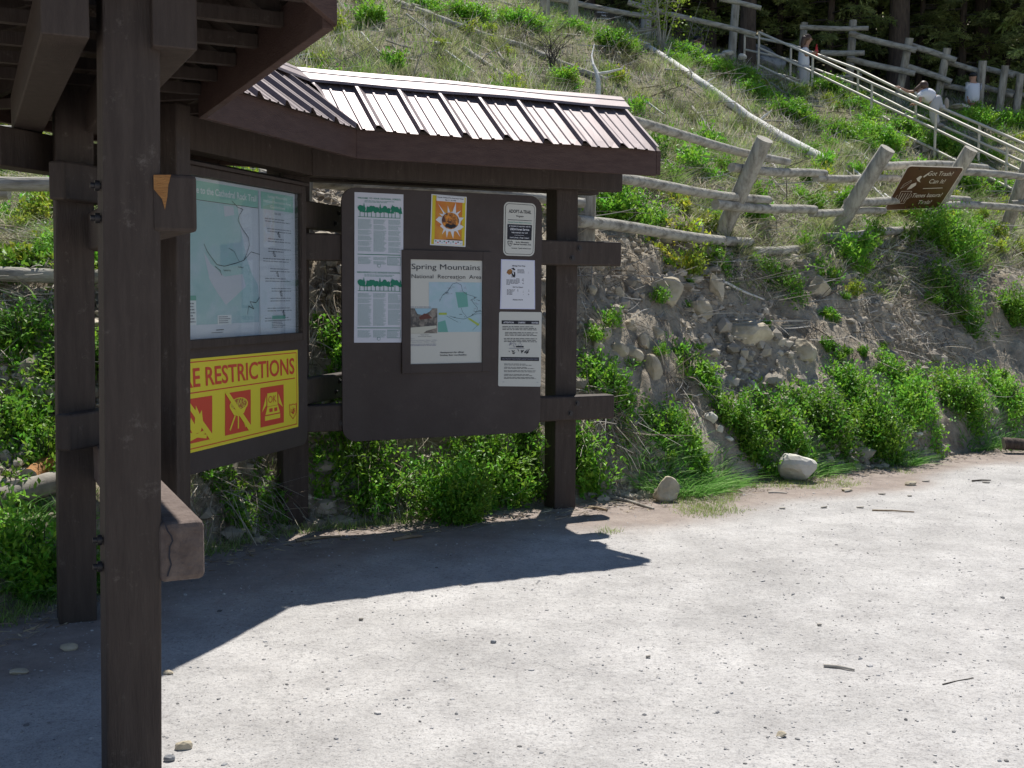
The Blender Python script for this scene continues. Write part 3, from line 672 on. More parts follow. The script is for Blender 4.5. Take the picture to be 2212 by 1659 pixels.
# 4 -- adopt a trail sign
c = corners(mB, WP, ((1063, 147), (1262, 160), (1250, 485), (1057, 480)))
p = Print(mB, WP, c, ivory, r=.04)
p.sheet_round(ink, .03, 1, .011); p.sheet_round(ivory, .027, 2, .0145)
p.text("ADOPT-A-TRAIL", .5, .20, .062, ink, width=.70, align='c', l=3, bold=.02); p.text("Program", .5, .272, .035, ink, width=.22, align='c', l=3, bold=.015)
p.rect_thin(.125, .325, .875, .335, ink, 3); p.text("Nevada Pioneer Mission Association", .5, .385, .028, pale_green, width=.72, align='c', l=4, bold=.01)
p.rect_thin(.115, .41, .885, .70, ink, 3)
p.text("as volunteers in cooperation with the", .5, .455, .026, white_ink, width=.68, align='c', l=4, bold=.02); p.text("USDA Forest Service", .5, .52, .038, white_ink, width=.60, align='c', l=4, bold=.03)
p.text("help maintain this trail", .5, .575, .026, white_ink, width=.50, align='c', l=4, bold=.02); p.rect_thin(.34, .61, .64, .615, white_ink, 4); p.text("Lend a hand - Keep it clean!", .5, .67, .026, white_ink, width=.6, align='c', l=4, bold=.02)
p.poly([(.13, .73), (.17, .72), (.21, .73), (.25, .72), (.29, .73), (.28, .79), (.21, .83), (.14, .79)], ink, 3); p.poly([(.145, .738), (.275, .738), (.266, .787), (.21, .818), (.154, .787)], ivory, 4); p.text("US", .21, .785, .03, ink, width=.09, align='c', l=5, bold=.03)
p.text("Spring Mountains", .60, .755, .026, ink, width=.42, align='c', l=3, bold=.02); p.text("National Recreation Area", .60, .795, .026, ink, width=.56, align='c', l=3, bold=.02)
p.text("Humboldt - Toiyabe National Forest", .57, .868, .022, ink, width=.62, align='c', l=3, bold=.015); p.micro(.17, .89, .83, .925, 2, ink, seed=3, para=0, fill=.45)
p.done("trail_program_sign", "white rounded metal sign with black block reading Adopt-A-Trail Program", "sign")
# 5 -- laminated dog notice
c = corners(mB, WP, ((1045, 503), (1253, 510), (1255, 812), (1038, 810)))
p = Print(mB, WP, c, mat("laminated_paper", (.58, .58, .74), .25), bulge=.003)
p.rect(.03, .02, .97, .98, white_ink, 1)
p.text("Manage Your Dog", .52, .135, .024, ink, width=.38, align='c', bold=.03); p.micro(.48, .19, .82, .275, 4, ink, seed=2, para=0, ragged=.1)
p.poly([(.16, .27), (.20, .21), (.28, .19), (.33, .22), (.31, .28), (.24, .31)], rawwood, 2); p.poly([(.30, .18), (.36, .16), (.42, .2), (.38, .22)], ink, 2.4); p.poly([(.31, .24), (.41, .25), (.42, .33), (.36, .36), (.31, .31)], ink, 3); p.poly([(.32, .25), (.38, .26), (.36, .31)], white_ink, 3.5); p.rect_thin(.31, .34, .33, .36, ink, 3); p.rect_thin(.39, .34, .41, .36, ink, 3)
p.micro(.45, .375, .82, .40, 1, ink, seed=4, para=0); p.micro(.16, .40, .84, .49, 4, ink, seed=5, para=0, ragged=.1); p.micro(.16, .49, .28, .515, 1, ink, seed=5, para=0)
p.text("Did You Know?", .5, .565, .022, ink, width=.30, align='c', bold=.03); p.micro(.18, .60, .84, .715, 5, ink, seed=7, para=0, ragged=.08); p.text("Please don't!", .5, .82, .022, ink, width=.28, align='c', bold=.03)
p.done("dog_notice", "laminated white sheet about dogs, between two signs on the board", "notice")
# 6 -- off-white notice with black bands
c = corners(mB, WP, ((1033, 827), (1296, 830), (1290, 1290), (1027, 1287)))
p = Print(mB, WP, c, ivory, r=.012)
p.rect_thin(.06, .115, .94, .165, ink, 1)
p.text("ATTENTION", .10, .153, .022, white_ink, width=.24, bold=.02); p.text("CAMPERS", .44, .153, .022, white_ink, width=.17, bold=.02); p.text("HUNTERS", .76, .153, .022, white_ink, width=.16, bold=.02)
p.micro(.08, .19, .92, .25, 3, ink, seed=2, para=0, ragged=.15, fill=.4); p.micro(.14, .27, .92, .325, 3, ink, seed=3, para=0, ragged=.15, fill=.4); p.micro(.12, .35, .90, .41, 3, ink, seed=4, para=0, ragged=.15, fill=.4)
_r = random.Random(4)
for i in range(26):
    a = .24 + .30 * _r.random(); t = .42 + .06 * _r.random(); p.stroke([(a, t), (a + _r.uniform(-.03, .03), t - _r.uniform(.01, .03))], .003, grey_ink, 2)
p.rect_thin(.40, .455, .58, .475, ink, 2); p.rect_thin(.24, .485, .60, .492, grey_ink, 2)
for i in range(22):
    a = .24 + .46 * _r.random(); t = .525 + .04 * _r.random(); p.stroke([(a, t), (a + _r.uniform(-.04, .04), t - _r.uniform(.005, .035))], .005, ink, 2)
p.rect_thin(.05, .605, .95, .655, ink, 1); p.text("HELP PROTECT YOUR FOREST AGAINST INVASIVE WEEDS", .5, .64, .018, grey_ink, width=.84, align='c', bold=.01)
for t in (.70, .745, .79, .84, .88): p.micro(.13, t - .008, .88, t + .022, 2, ink, seed=int(t * 100), para=0, ragged=.4, fill=.4)
p.rect_thin(.10, .94, .14, .945, grey_ink, 1); p.rect_thin(.90, .94, .94, .945, grey_ink, 1)
p.done("weed_notice", "off-white plastic notice with two black bands, lowest on the board", "notice")
# 7 -- trail map inside the glass case
ZM = lambda x, y: ((450 + x / 3.688) / 1.1718, (430 + y / 3.688) / 1.1718)
WM = WA - .006
sR, zTR = mA.hit(*ZM(1098, 232), WM); _, zBR = mA.hit(*ZM(1080, 1550), WM); sLv, zTL = mA.hit(*ZM(80, 45), WM); _, zBL = mA.hit(*ZM(85, 1590), WM)
sL = GC[0] + .02; print("map", sR, sLv, sL, zTR, zTL, zBR, zBL)
zT = (zTR + zTL) / 2; zB = (zBR + zBL) / 2
p = Print(mA, WM, [(sL, zT), (sR, zT), (sR, zB), (sL, zB)], glossy_paper)
def A(x): return (mA.hit(*ZM(x, 700), WM)[0] - sL) / (sR - sL)
def T(x, y): return (zT - mA.hit(*ZM(x, y), WM)[1]) / (zT - zB)
a1, a2, a3, a4 = A(205), A(752), A(778), A(1078)
p.rect(.03, .02, a2, .135, head_green, 1); p.rect(a3, .02, a4, .135, head_green, 1)
p.text("Welcome to the Cathedral Rock Trail", (.03 + a2) / 2, .095, .042, white_ink, width=(a2 - .03) * .95, align='c', bold=.02)
for i, tx in enumerate(("Spring Mountains", "National Recreation Area", "Guidelines")): p.text(tx, (a3 + a4) / 2, .055 + .034 * i, .020, white_ink, width=(a4 - a3) * (.6, .85, .45)[i], align='c', bold=.01)
p.rect(.03, .135, a2, .138, ink, 2)
rg = [(.04, .14), (A(560), .14), (A(590), .30), (A(610), .36), (A(640), .47), (A(690), .58), (A(740), .64), (a2, .72), (a2, .90), (.04, .90)]
p.poly(rg, map_blue, 1)
p.poly([(A(430), .15), (A(520), .15), (A(530), .20), (A(440), .22)], map_pink, 1.5)
p.poly([(A(240), .45), (A(300), .52), (A(430), .60), (A(600), .58), (A(630), .66), (A(540), .72), (A(440), .78), (A(360), .70), (A(290), .62)], map_pink, 1.5)
tr = [(505, 290), (560, 350), (610, 370), (575, 420), (560, 470), (600, 550), (655, 630), (665, 700), (640, 780), (610, 845), (540, 870), (430, 900), (360, 885), (310, 820), (270, 760), (240, 690)]
p.stroke([(A(x), T(x, y)) for x, y in tr], .0035, ink, 3); p.stroke([(A(x), T(x, y)) for x, y in ((610, 845), (680, 765), (760, 790))], .003, ink, 3); p.stroke([(A(x), T(x, y)) for x, y in ((570, 860), (520, 760), (470, 730))], .0025, ink, 3); p.stroke([(A(x), T(x, y)) for x, y in ((340, 900), (390, 940), (400, 985))], .004, ink, 3)
p.stroke([(A(x), T(x, y)) for x, y in ((640, 1350), (650, 1270), (700, 1300), (665, 1230), (720, 1240), (755, 1190))], .004, ink, 3)
p.text("Cathedral Rock", A(420), T(420, 945), .012, ink, width=.06); p.text("Trailhead", A(555), T(555, 915), .012, ink, width=.045)
p.rect(a2 + .004, .02, a2 + .007, .985, grey_ink, 2)
p.text("TRAIL GUIDE", (a3 + a4) / 2, .165, .014, ink, width=.06, align='c')
_r = random.Random(3)
for i in range(11):
    t = .19 + i * .068; x0 = a3 + (a4 - a3) * _r.uniform(.05, .3); p.micro(x0, t, a4 - .02, t + .035, 2, grey_ink, seed=i, para=0, fill=.4, ragged=.35)
    if i % 2: 
        x = a3 + (a4 - a3) * _r.uniform(.3, .8); p.stroke([(x, t + .04), (x + .015, t + .02), (x + .01, t + .055), (x + .025, t + .06), (x + .02, t + .035)], .004, ink, 3)
p.rect(a3 + (a4 - a3) * .3, .86, a3 + (a4 - a3) * .72, .885, pale_green, 2); p.micro(a3 + (a4 - a3) * .3, .89, a3 + (a4 - a3) * .72, .96, 6, grey_ink, seed=3)
p.rect(A(360), .845, A(490), .905, white_ink, 2); p.micro(A(370), .85, A(480), .90, 4, grey_ink, l=3, seed=2)
p.rect(.03, .72, A(160), .90, white_ink, 2); p.rect(.03, .72, A(160), .75, pale_green, 3); p.micro(.035, .76, A(150), .89, 7, grey_ink, l=3, seed=12)
p.rect(A(345), .935, A(415), .940, ink, 2); p.rect(A(300), .952, A(410), .955, ink, 2)
p.done("trail_map", "large blue and white trail map behind the glass of the case", "map")
# 8 -- fire restrictions banner
WF = WA - .0025; ZS = lambda x, y: ((460 + x / 4.74) / 1.1718, (850 + y / 4.74) / 1.1718)
sR, zTR = mA.hit(*ZS(1390, 155), WF); _, zBR = mA.hit(*ZS(1390, 1098), WF); _, zTL = mA.hit(*ZS(65, 295), WF); _, zBL = mA.hit(*ZS(78, 1408), WF)
S = lambda x: mA.hit(*ZS(x, 700), WF)[0]
sEnd, sBeg = S(1350), S(280); wR = glyphs("RESTRICTIONS", .015)[0]; wR = wR[:, 0].max() - wR[:, 0].min(); wF = glyphs("FIRE RESTRICTIONS", .015)[0]; wF = wF[:, 0].max() - wF[:, 0].min()
sText0 = sEnd - (sEnd - sBeg) * wF / wR; sL = sText0 - (sR - sEnd); print("banner", sL, sR, zTL, zTR, zBL, zBR, "board", A1)
zT = (zTR + zTL) / 2; zB = (zBR + zBL) / 2
p = Print(mA, WF, [(sL, zT + .004), (sR, zT - .004), (sR, zB + .004), (sL, zB - .004)], sign_yellow, bulge=.007)
a_ = lambda x: (S(x) - sL) / (sR - sL)
p.outline(.013, .03, .987, .965, .006, sign_red, 1); p.rect(.02, .355, .97, .368, sign_red, 1)
p.text("FIRE RESTRICTIONS", a_(1350), .30, .20, sign_red, width=(sEnd - sText0) / (sR - sL), align='r', bold=.015, l=2)
wk = a_(1215) - a_(935)
def block(x1): p.rect(x1 - wk, .42, x1, .90, sign_red, 1.4)
k3, k2, k1 = a_(1218), a_(822), a_(352)
for k in (k1, k2, k3): block(k)
hs = .54 / (sR - sL)
def bar(k): p.poly([(k - wk, .42), (k - wk + .02, .40), (k + .004, .86), (k - .012, .92)], sign_yellow, 4)
# camp fire
p.poly([(k1 - wk * .80, .72), (k1 - wk * .75, .62), (k1 - wk * .62, .70), (k1 - wk * .58, .50), (k1 - wk * .45, .60), (k1 - wk * .38, .56), (k1 - wk * .33, .70), (k1 - wk * .42, .80), (k1 - wk * .68, .80)], sign_yellow, 2.5)
p.stroke([(k1 - wk * .85, .86), (k1 - wk * .25, .80)], .022, sign_yellow, 3); p.stroke([(k1 - wk * .8, .80), (k1 - wk * .2, .86)], .022, sign_yellow, 2.7); bar(k1)
# grill
p.poly([(k2 - wk * .48 + wk * .36 * math.cos(g), .575 + .085 * math.sin(g)) for g in np.linspace(0, 6.1, 16)], sign_yellow, 2.5)
p.poly([(k2 - wk * .48 + wk * .31 * math.cos(g), .565 + .065 * math.sin(g)) for g in np.linspace(0, 6.1, 16)], mat("grill_hatch", (.42, .10, .02), .6, (.60, .50, .05), 60, contrast=(.48, .52)), 3)
p.poly([(k2 - wk * .82, .60), (k2 - wk * .16, .60), (k2 - wk * .28, .68), (k2 - wk * .48, .71), (k2 - wk * .68, .68)], sign_yellow, 2.7)
for x0, x1 in ((-.62, -.82), (-.5, -.5), (-.36, -.2)): p.stroke([(k2 + wk * x0, .69), (k2 + wk * x1, .85)], .014, sign_yellow, 2.5)
bar(k2)
# ok stove
p.poly([(k3 - wk * .72, .50), (k3 - wk * .30, .50), (k3 - wk * .28, .66), (k3 - wk * .72, .66)], sign_yellow, 2.5); p.text("OK", k3 - wk * .51, .62, .085, sign_red, width=wk * .34, align='c', l=4, bold=.0)
p.poly([(k3 - wk * .72, .665), (k3 - wk * .26, .665), (k3 - wk * .18, .76), (k3 - wk * .80, .76)], sign_yellow, 2.5); p.rect(k3 - wk * .64, .69, k3 - wk * .5, .735, sign_red, 3); p.rect(k3 - wk * .43, .69, k3 - wk * .3, .735, sign_red, 3)
p.rect(k3 - wk * .82, .775, k3 - wk * .17, .83, sign_yellow, 2.5); p.poly([(k3 - wk * .76, .52), (k3 - wk * .76, .64), (k3 - wk * .95, .72)], sign_yellow, 2.5); p.poly([(k3 - wk * .24, .52), (k3 - wk * .24, .64), (k3 - wk * .05, .70)], sign_yellow, 2.5)
sa, sb = a_(1285), a_(1368); sh = [(sa, .69), (sa + (sb - sa) * .25, .70), ((sa + sb) / 2, .69), (sb - (sb - sa) * .25, .70), (sb, .69), (sb - (sb - sa) * .06, .82), ((sa + sb) / 2, .88), (sa + (sb - sa) * .06, .82), (sa, .69)]
p.stroke(sh, .005, sign_red, 2); p.text("US", (sa + sb) / 2, .80, .05, sign_red, width=(sb - sa) * .6, align='c', bold=.02)
p.poly([((sa + sb) / 2, .72), ((sa + sb) / 2 + .006, .82), ((sa + sb) / 2 - .006, .82)], sign_red, 3)
p.done("fire_restrictions_banner", "bright yellow banner with red pictograms reading FIRE RESTRICTIONS", "banner")

# ------------------------------------------------------------------ leaf / blade builders (numpy)
def unit(v): return v / (np.linalg.norm(v, axis=-1, keepdims=True) + 1e-9)
def leaf_quads(C, D, l, w, r):
    """rhombic leaves: base C, direction D, lengths l, widths w"""
    n = len(C); N = unit(r.normal(size=(n, 3)) * .6 + np.array([0, 0, 1.3])); S = unit(np.cross(D, N)); N2 = np.cross(S, D)
    l = l[:, None]; w = w[:, None]
    V = np.stack([C, C + D * l * .5 + S * w * .5 + N2 * l * .08, C + D * l, C + D * l * .5 - S * w * .5 + N2 * l * .08], 1).reshape(-1, 3)
    F_ = np.arange(4 * n).reshape(n, 4); return V, F_
def blades(B, D, L, wd, r, segs=1, droop=.3):
    """grass blades with optional curvature"""
    n = len(B); S = unit(np.cross(D, r.normal(size=(n, 3)))); out = []; H = unit(D * np.array([1, 1, 0]) + 1e-4)
    for k in range(segs + 1):
        t = k / segs if segs else 0; P = B + D * (L[:, None] * t) + (H * droop - np.array([0, 0, droop * .8])) * (L[:, None] * t * t) if segs > 1 else B + D * (L[:, None] * t)
        ww = (wd * (1 - t * .92))[:, None] * .5; out += [P - S * ww, P + S * ww]
    V = np.stack(out, 1); m = V.shape[1]; base = np.arange(n)[:, None] * m
    F_ = np.concatenate([base + np.array([[2 * k, 2 * k + 1, 2 * k + 3, 2 * k + 2]]) for k in range(segs)], 0); return V.reshape(-1, 3), F_
def bush_geo(R, H, nsub, nleaf, ll, seed, up=.5, flat=.75, ground=None, ysq=1.):
    """upright and arching shoots rising from the ground, leaves along each"""
    r = np.random.default_rng(seed); m_ = 20; ns = max(8, nleaf // m_)
    cl = r.random((nsub, 2)); ca = cl[:, 0] * 6.283; cq = cl[:, 1] ** .5 * .62; k = r.integers(nsub, size=ns)
    bx = (np.cos(ca[k]) * cq[k] + r.normal(size=ns) * .20) * R; by = (np.sin(ca[k]) * cq[k] + r.normal(size=ns) * .20) * R * ysq
    q = np.sqrt(bx ** 2 + (by / ysq) ** 2) / R; hh = H * (1.02 - .5 * np.clip(q, 0, 1) ** 2) * r.uniform(.35, 1.1, ns) * (.72 + .4 * np.random.default_rng(seed + 1).random(nsub)[k])
    bz = np.zeros(ns) if ground is None else ground(bx, by)
    B = np.stack([bx, by, bz], 1); od = np.stack([bx, by / ysq, np.zeros(ns)], 1) / R; lean = od * .45 + r.normal(size=(ns, 3)) * np.array([.28, .28, 0])
    t = r.random((ns, m_)) ** .75; P = B[:, None] + np.array([0, 0, 1.]) * (hh[:, None] * t)[..., None] + lean[:, None] * (hh[:, None] * t * t)[..., None] + r.normal(size=(ns, m_, 3)) * .022 * min(1, R / .3)
    P = P.reshape(-1, 3); n = len(P); D = unit(np.repeat(lean, m_, 0) * .6 + r.normal(size=(n, 3)) * .8 + np.array([0, 0, up])); V, _ = leaf_quads(P, D, ll * r.uniform(.55, 1.3, n), ll * r.uniform(.38, .62, n), r)
    b = np.repeat(r.uniform(.72, 1.22, ns), m_) * np.repeat(np.random.default_rng(seed + 2).uniform(.85, 1.12, nsub)[k], m_) * r.uniform(.75, 1.25, n)
    tone = b[:, None] * np.stack([np.repeat(r.uniform(.75, 1.35, ns), m_), np.ones(n), r.uniform(.7, 1.2, n)], 1)
    return V, np.arange(len(V)).reshape(-1, 4), np.repeat(tone, 4, 0)
def stems_geo(mb, R, H, n, r, m=darktwig, th=.006):
    for i in range(n):
        a = r.random() * 6.283; q = r.random() * R * .6; e = (math.cos(a) * q, math.sin(a) * q, H * r.uniform(.4, .75)); b = (math.cos(a) * q * .25, math.sin(a) * q * .25, -.05)
        mid = [(b[k] + e[k]) / 2 + r.uniform(-.03, .03) for k in range(3)]; mb.tube([b, mid, e], [th, th * .7, th * .35], m, 4, cap=False)

# ------------------------------------------------------------------ rocks
def rock_geo(seed, cuts=11, sub=3, rough=.04):
    bm = bmesh.new(); bmesh.ops.create_icosphere(bm, subdivisions=sub, radius=1); r = random.Random(seed)
    pl = []
    for _ in range(cuts):
        n = Vector((r.gauss(0, 1), r.gauss(0, 1), r.gauss(0, 1))).normalized(); pl.append((n, r.uniform(.55, .88)))
    V = []
    for v in bm.verts:
        p = v.co.copy()
        for n, d in pl:
            k = p.dot(n) - d
            if k > 0: p -= n * k * .92
        V.append(p)
    V = np.array([tuple(p) for p in V]); V += (np.sin(V[:, [1, 2, 0]] * 9 + seed) * rough * .5 + np.sin(V[:, [2, 0, 1]] * 21 + seed * 2) * rough * .3)
    F_ = np.array([[v.index for v in fc.verts] for fc in bm.faces]); bm.free(); return V, F_
def rock(px, py, wpx, hpx, m, name, label, cat="rock", seed=1, depth=.8, tilt=0, d=None, sink=.25, group=None, cuts=11):
    """rock whose base centre is seen at (px,py); wpx x hpx its size in the picture"""
    P = hit(px, py) if d is None else atd(px, py, d); k = P[1] / f
    V, F_ = rock_geo(seed, cuts); V = V / np.abs(V).max(0); V = V * np.array([wpx * k / 2, wpx * k / 2 * depth, hpx * k / 2 / (1 - sink * .5)])
    c, s = math.cos(tilt), math.sin(tilt); V = V @ np.array([[c, 0, -s], [0, 1, 0], [s, 0, c]]).T; V[:, 2] += hpx * k / 2 - sink * hpx * k * .3
    o = np_mesh(name, V, F_, m, smooth=False); o.location = (P[0], P[1] + wpx * k / 2 * depth * .6, P[2]); return tag(o, label, cat, group)
rock(1440, 660, 92, 62, rock_m, "boulder", "pale angular boulder standing out high on the dirt bank", seed=3, depth=.7, tilt=.15)
rock(1512, 692, 62, 46, rock_m, "boulder", "slanted slab just below and right of the high pale boulder", seed=4, tilt=-.5)
rock(1548, 668, 34, 62, rock_m, "boulder", "narrow upright stone beside the slanted slab on the bank", seed=14, tilt=.2)
rock(1622, 756, 116, 66, rock_m, "boulder", "broad grey-tan boulder jutting from the middle of the bank", seed=5, depth=.8)
rock(1770, 645, 66, 46, rock_m, "boulder", "rounded boulder right of the small shrub hanging on the bank", seed=6, tilt=.3)
rock(1738, 788, 62, 50, rock_m, "boulder", "leaning flat stone low on the bank, half buried under roots", seed=16, tilt=-.6)
for i, (a, b, w_, h_, t_) in enumerate(((1300, 745, 46, 34, .3), (1340, 772, 42, 30, -.2), (1372, 790, 30, 40, .8), (1392, 772, 30, 34, .2), (1412, 826, 38, 62, .3), (1290, 778, 34, 30, 0), (1318, 712, 40, 24, -.3), (1362, 715, 36, 26, .2), (1420, 735, 30, 30, .5), (1340, 650, 22, 28, .4), (1280, 640, 22, 26, .1), (1262, 790, 28, 24, 0))):
    rock(a, b, w_, h_, rock_m, "stone", "tan stone in the loose rock pile behind the kiosk post", "stone", seed=30 + i, tilt=t_, group="stones piled on the bank by the kiosk")
rock(1727, 1045, 84, 66, whiterock, "boulder", "white block of stone at the foot of the bank beside the gravel", seed=8, depth=.8, cuts=8, sink=.12)
rock(1440, 1086, 64, 52, rock_m, "stone", "small wedge-shaped grey-tan stone by the long grass at the lot edge", "stone", seed=9, tilt=.4, cuts=7, sink=.12)
rock(1507, 515, 44, 30, greyrock, "stone", "grey stone tucked behind the lowest fence rail", "stone", seed=10, tilt=.2)
rock(1862, 998, 34, 20, whiterock, "stone", "low pale stone in the short grass right of the white block", "stone", seed=11)
rock(1648, 158, 105, 66, greyrock, "boulder", "large grey and white boulder behind the top of the handrail", seed=12, d=31.5, depth=.9)
for i, (a, b, w_, h_) in enumerate(((1552, 128, 40, 14), (1575, 118, 30, 12), (1530, 132, 34, 16), (1606, 128, 22, 14), (1504, 134, 26, 12))):
    rock(a, b, w_, h_, whiterock, "stone", "flat pale stone in the row before the seated person", "stone", seed=50 + i, d=28.2, group="pale stones before the seated person")
for i, (a, b, w_, h_) in enumerate(((2078, 234, 50, 12), (2150, 247, 40, 10), (2012, 210, 26, 10))):
    rock(a, b, w_, h_, rock_m, "stone", "pale flat rock below the rear fence by the person in a cap", "stone", seed=60 + i, d=29, group="pale rocks below the rear fence")
for i, (a, b, w_, h_, lab) in enumerate(((1536, 928, 32, 26, "pale stone highest in the scree gully between bushes"), (1556, 942, 18, 16, "small pale stone second from the top of the scree gully"), (1575, 968, 22, 12, "flat pale chip of stone midway down the scree gully"), (1641, 1015, 22, 18, "small pale pointed stone left of the white block"), (1836, 990, 20, 12, "small pale stone beside the low pale one in the grass"), (1960, 945, 34, 16, "dark flat stone under the right-hand bush row"), (1983, 950, 26, 12, "pale flat stone touching the dark one under the bushes"))):
    rock(a, b, w_, h_, rock_m if i == 5 else whiterock, "stone", lab, "stone", seed=70 + i, sink=.15)
# loose stones lying on the gravel
for i, (a, b, w_, h_, lab) in enumerate(((395, 1612, 42, 22, "angular grey stone on the gravel right of the near post"), (366, 1640, 26, 16, "small dark stone at the foot of the near post"), (362, 1452, 26, 10, "flat stone just inside the sunlight by the near post"), (1687, 1592, 26, 14, "tan lump of stone alone on the near gravel"), (1829, 1060, 26, 8, "flat pale chip at the reddish edge of the lot"), (1967, 1048, 28, 11, "white chip of stone far along the lot edge"), (560, 1172, 34, 14, "dusty stone in the shade under the map board"), (1066, 1391, 14, 8, "dark pebble alone in the middle of the lot"), (150, 1400, 40, 16, "brown stone in the shade left of the near post"), (40, 1455, 44, 14, "broad low stone in the shade at the left"))):
    P = atz(a, b); k = P[1] / f; V, F_ = rock_geo(90 + i, 7, 2); V = V / np.abs(V).max(0) * np.array([w_ * k / 2, w_ * k * .35, h_ * k * .6]); V[:, 2] += h_ * k * .3
    o = np_mesh("stone", V, F_, rock_m if i not in (1, 7) else greyrock); o.location = (P[0], P[1], zt(P[0], P[1])); tag(o, lab, "stone")

_iv, _if = None, None
bm = bmesh.new(); bmesh.ops.create_icosphere(bm, subdivisions=1, radius=1); _iv = np.array([tuple(v.co) for v in bm.verts]); _if = np.array([[v.index for v in q.verts] for q in bm.faces]); bm.free()
def pebbles(name, P, size, tone, label, seed, flat=.6):
    r = np.random.default_rng(seed); n = len(P); V = _iv[None] * (1 + r.uniform(-.28, .28, (n, 12, 1))) * r.uniform(.55, 1.25, (n, 1, 3)) * np.array([1, 1, flat]) * size[:, None, None]
    a = r.random(n) * 6.283; c, s = np.cos(a)[:, None], np.sin(a)[:, None]; V = np.stack([V[..., 0] * c - V[..., 1] * s, V[..., 0] * s + V[..., 1] * c, V[..., 2]], -1)
    V = V + P[:, None]; F_ = (_if[None] + (np.arange(n) * 12)[:, None, None]).reshape(-1, 3)
    o = np_mesh(name, V.reshape(-1, 3), F_, rub_m if "rubble" in name else pebble_m, np.repeat(tone, 12, 0)); return tag(o, label, "gravel", kind="stuff")
def scatter(n, az0, az1, lo, hi, seed, mode="r", pw=1.):
    """points: mode 'u' -> distance beyond the toe, 'r' -> metres from the camera (denser when near)"""
    r = np.random.default_rng(seed); a = np.radians(r.uniform(az0, az1, n)); t = r.random(n) ** pw
    R_ = lo + (hi - lo) * t + (toe_r(np.degrees(a)) if mode == "u" else 0); x, y = np.sin(a) * R_, np.cos(a) * R_; return x, y
x, y = scatter(26000, -30, 30, 2.6, 14, 1, "r", 1.35); k = udist(x, y) < .1; x, y = x[k], y[k]; n = len(x)
sz = rng.lognormal(-5.75, .50, n).clip(.0012, .017); tn = (rng.uniform(.62, 1.12, n)[:, None] * np.array([[.47, .45, .43]])); tn[rng.random(n) < .06] *= .4
pebbles("loose_gravel", np.stack([x, y, height(x, y) + sz * .1], 1), sz, tn, "small grey pebbles strewn over the pale gravel lot", 2)
x, y = scatter(20000, -27, 27, .0, 3.0, 3, "u", 1.2); k = fbm(x, y, .9, 3, 15) > -.22 * rng.random(len(x)); x, y = x[k], y[k]; n = len(x); sz = rng.lognormal(-4.0, .66, n).clip(.007, .12); tn = rng.uniform(.6, 1.15, n)[:, None] * np.array([[.42, .37, .30]])
pebbles("bank_rubble", np.stack([x, y, height(x, y) + sz * .1], 1), sz, tn, "loose tan rubble and clods covering the dirt bank", 4, .75)

# ------------------------------------------------------------------ log fences
def pole(mb_name, A_, B_, r0, r1, parent, m=greypole, seg=7, wob=.03):
    A_, B_ = np.array(A_), np.array(B_); mb = MB(); L_ = np.linalg.norm(B_ - A_); side = np.array([0, 0, 1.])
    pts = [A_ + (B_ - A_) * t + side * .006 * math.sin(t * 6 + A_[0]) * L_ for t in np.linspace(0, 1, seg)]
    mb.tube(pts, [r0 + (r1 - r0) * t for t in np.linspace(0, 1, seg)], m, 12, capm=poleend, wob=wob); return mb.build(mb_name, parent)
def fence(label, posts, rails, loc_px):
    P0 = hit(*loc_px); root = empty("log_fence", P0, label, "fence")
    bases = []
    for (bx, by, tx, ty, r_, dl, *dd) in posts:
        P = hit(bx, by) if not dd else atd(bx, by, dd[0]); d = P[1]; Tp = atd(tx, ty, d - dl); dv = (Tp - P) / np.linalg.norm(Tp - P)
        pole("post", P - dv * .35, Tp, r_, r_ * .94, root, m=greypost, seg=4); bases.append((bx, d))
    for (x0, y0, d0, x1, y1, d1, r_) in rails:
        pole("rail", atd(x0, y0, d0), atd(x1, y1, d1), r_, r_ * .9, root)
    return bases
LP = [(1262, 520, 1268, 300, .105, .0), (1560, 505, 1652, 302, .096, .5), (1803, 505, 1918, 320, .100, .55), (1990, 500, 2098, 320, .100, .55), (2170, 503, 2222, 350, .100, .55)]
lb = []
for q in LP: lb.append((q[0], hit(q[0], q[1])[1]))
print("fence bases", lb)
def fd(px, up=.2): return -.14 + float(np.interp(px, [a for a, _ in lb], [b for _, b in lb])) - up
def RL(x0, y0, x1, y1, r_, up=.2, off=.12): return (x0, y0, fd(x0, up) - off, x1, y1, fd(x1, up) - off, r_)
rails = [RL(1335, 256, 1702, 352, 0.048, .25), RL(1320, 386, 1660, 434, 0.051, .2), RL(1246, 480, 1622, 525, 0.058, .08),
         RL(1580, 363, 1782, 377, 0.050, .25), RL(1545, 443, 1760, 455, 0.054, .18), RL(1560, 548, 1870, 527, 0.058, 0.047, 0.047),
         RL(1762, 383, 1965, 388, 0.047, .35, .02), RL(1752, 460, 1910, 455, 0.047, .2, .02),
         RL(1880, 355, 2130, 360, 0.054, .3), RL(1830, 434, 2092, 430, 0.054, .2), RL(1782, 512, 1988, 497, 0.058, .08),
         RL(2072, 371, 2330, 392, 0.052, .3), RL(2018, 442, 2310, 455, 0.054, .18), RL(2185, 441, 2330, 430, 0.051, .2, .2)]
fence("weathered grey log fence with leaning posts on top of the dirt bank", LP, rails, (1560, 505))
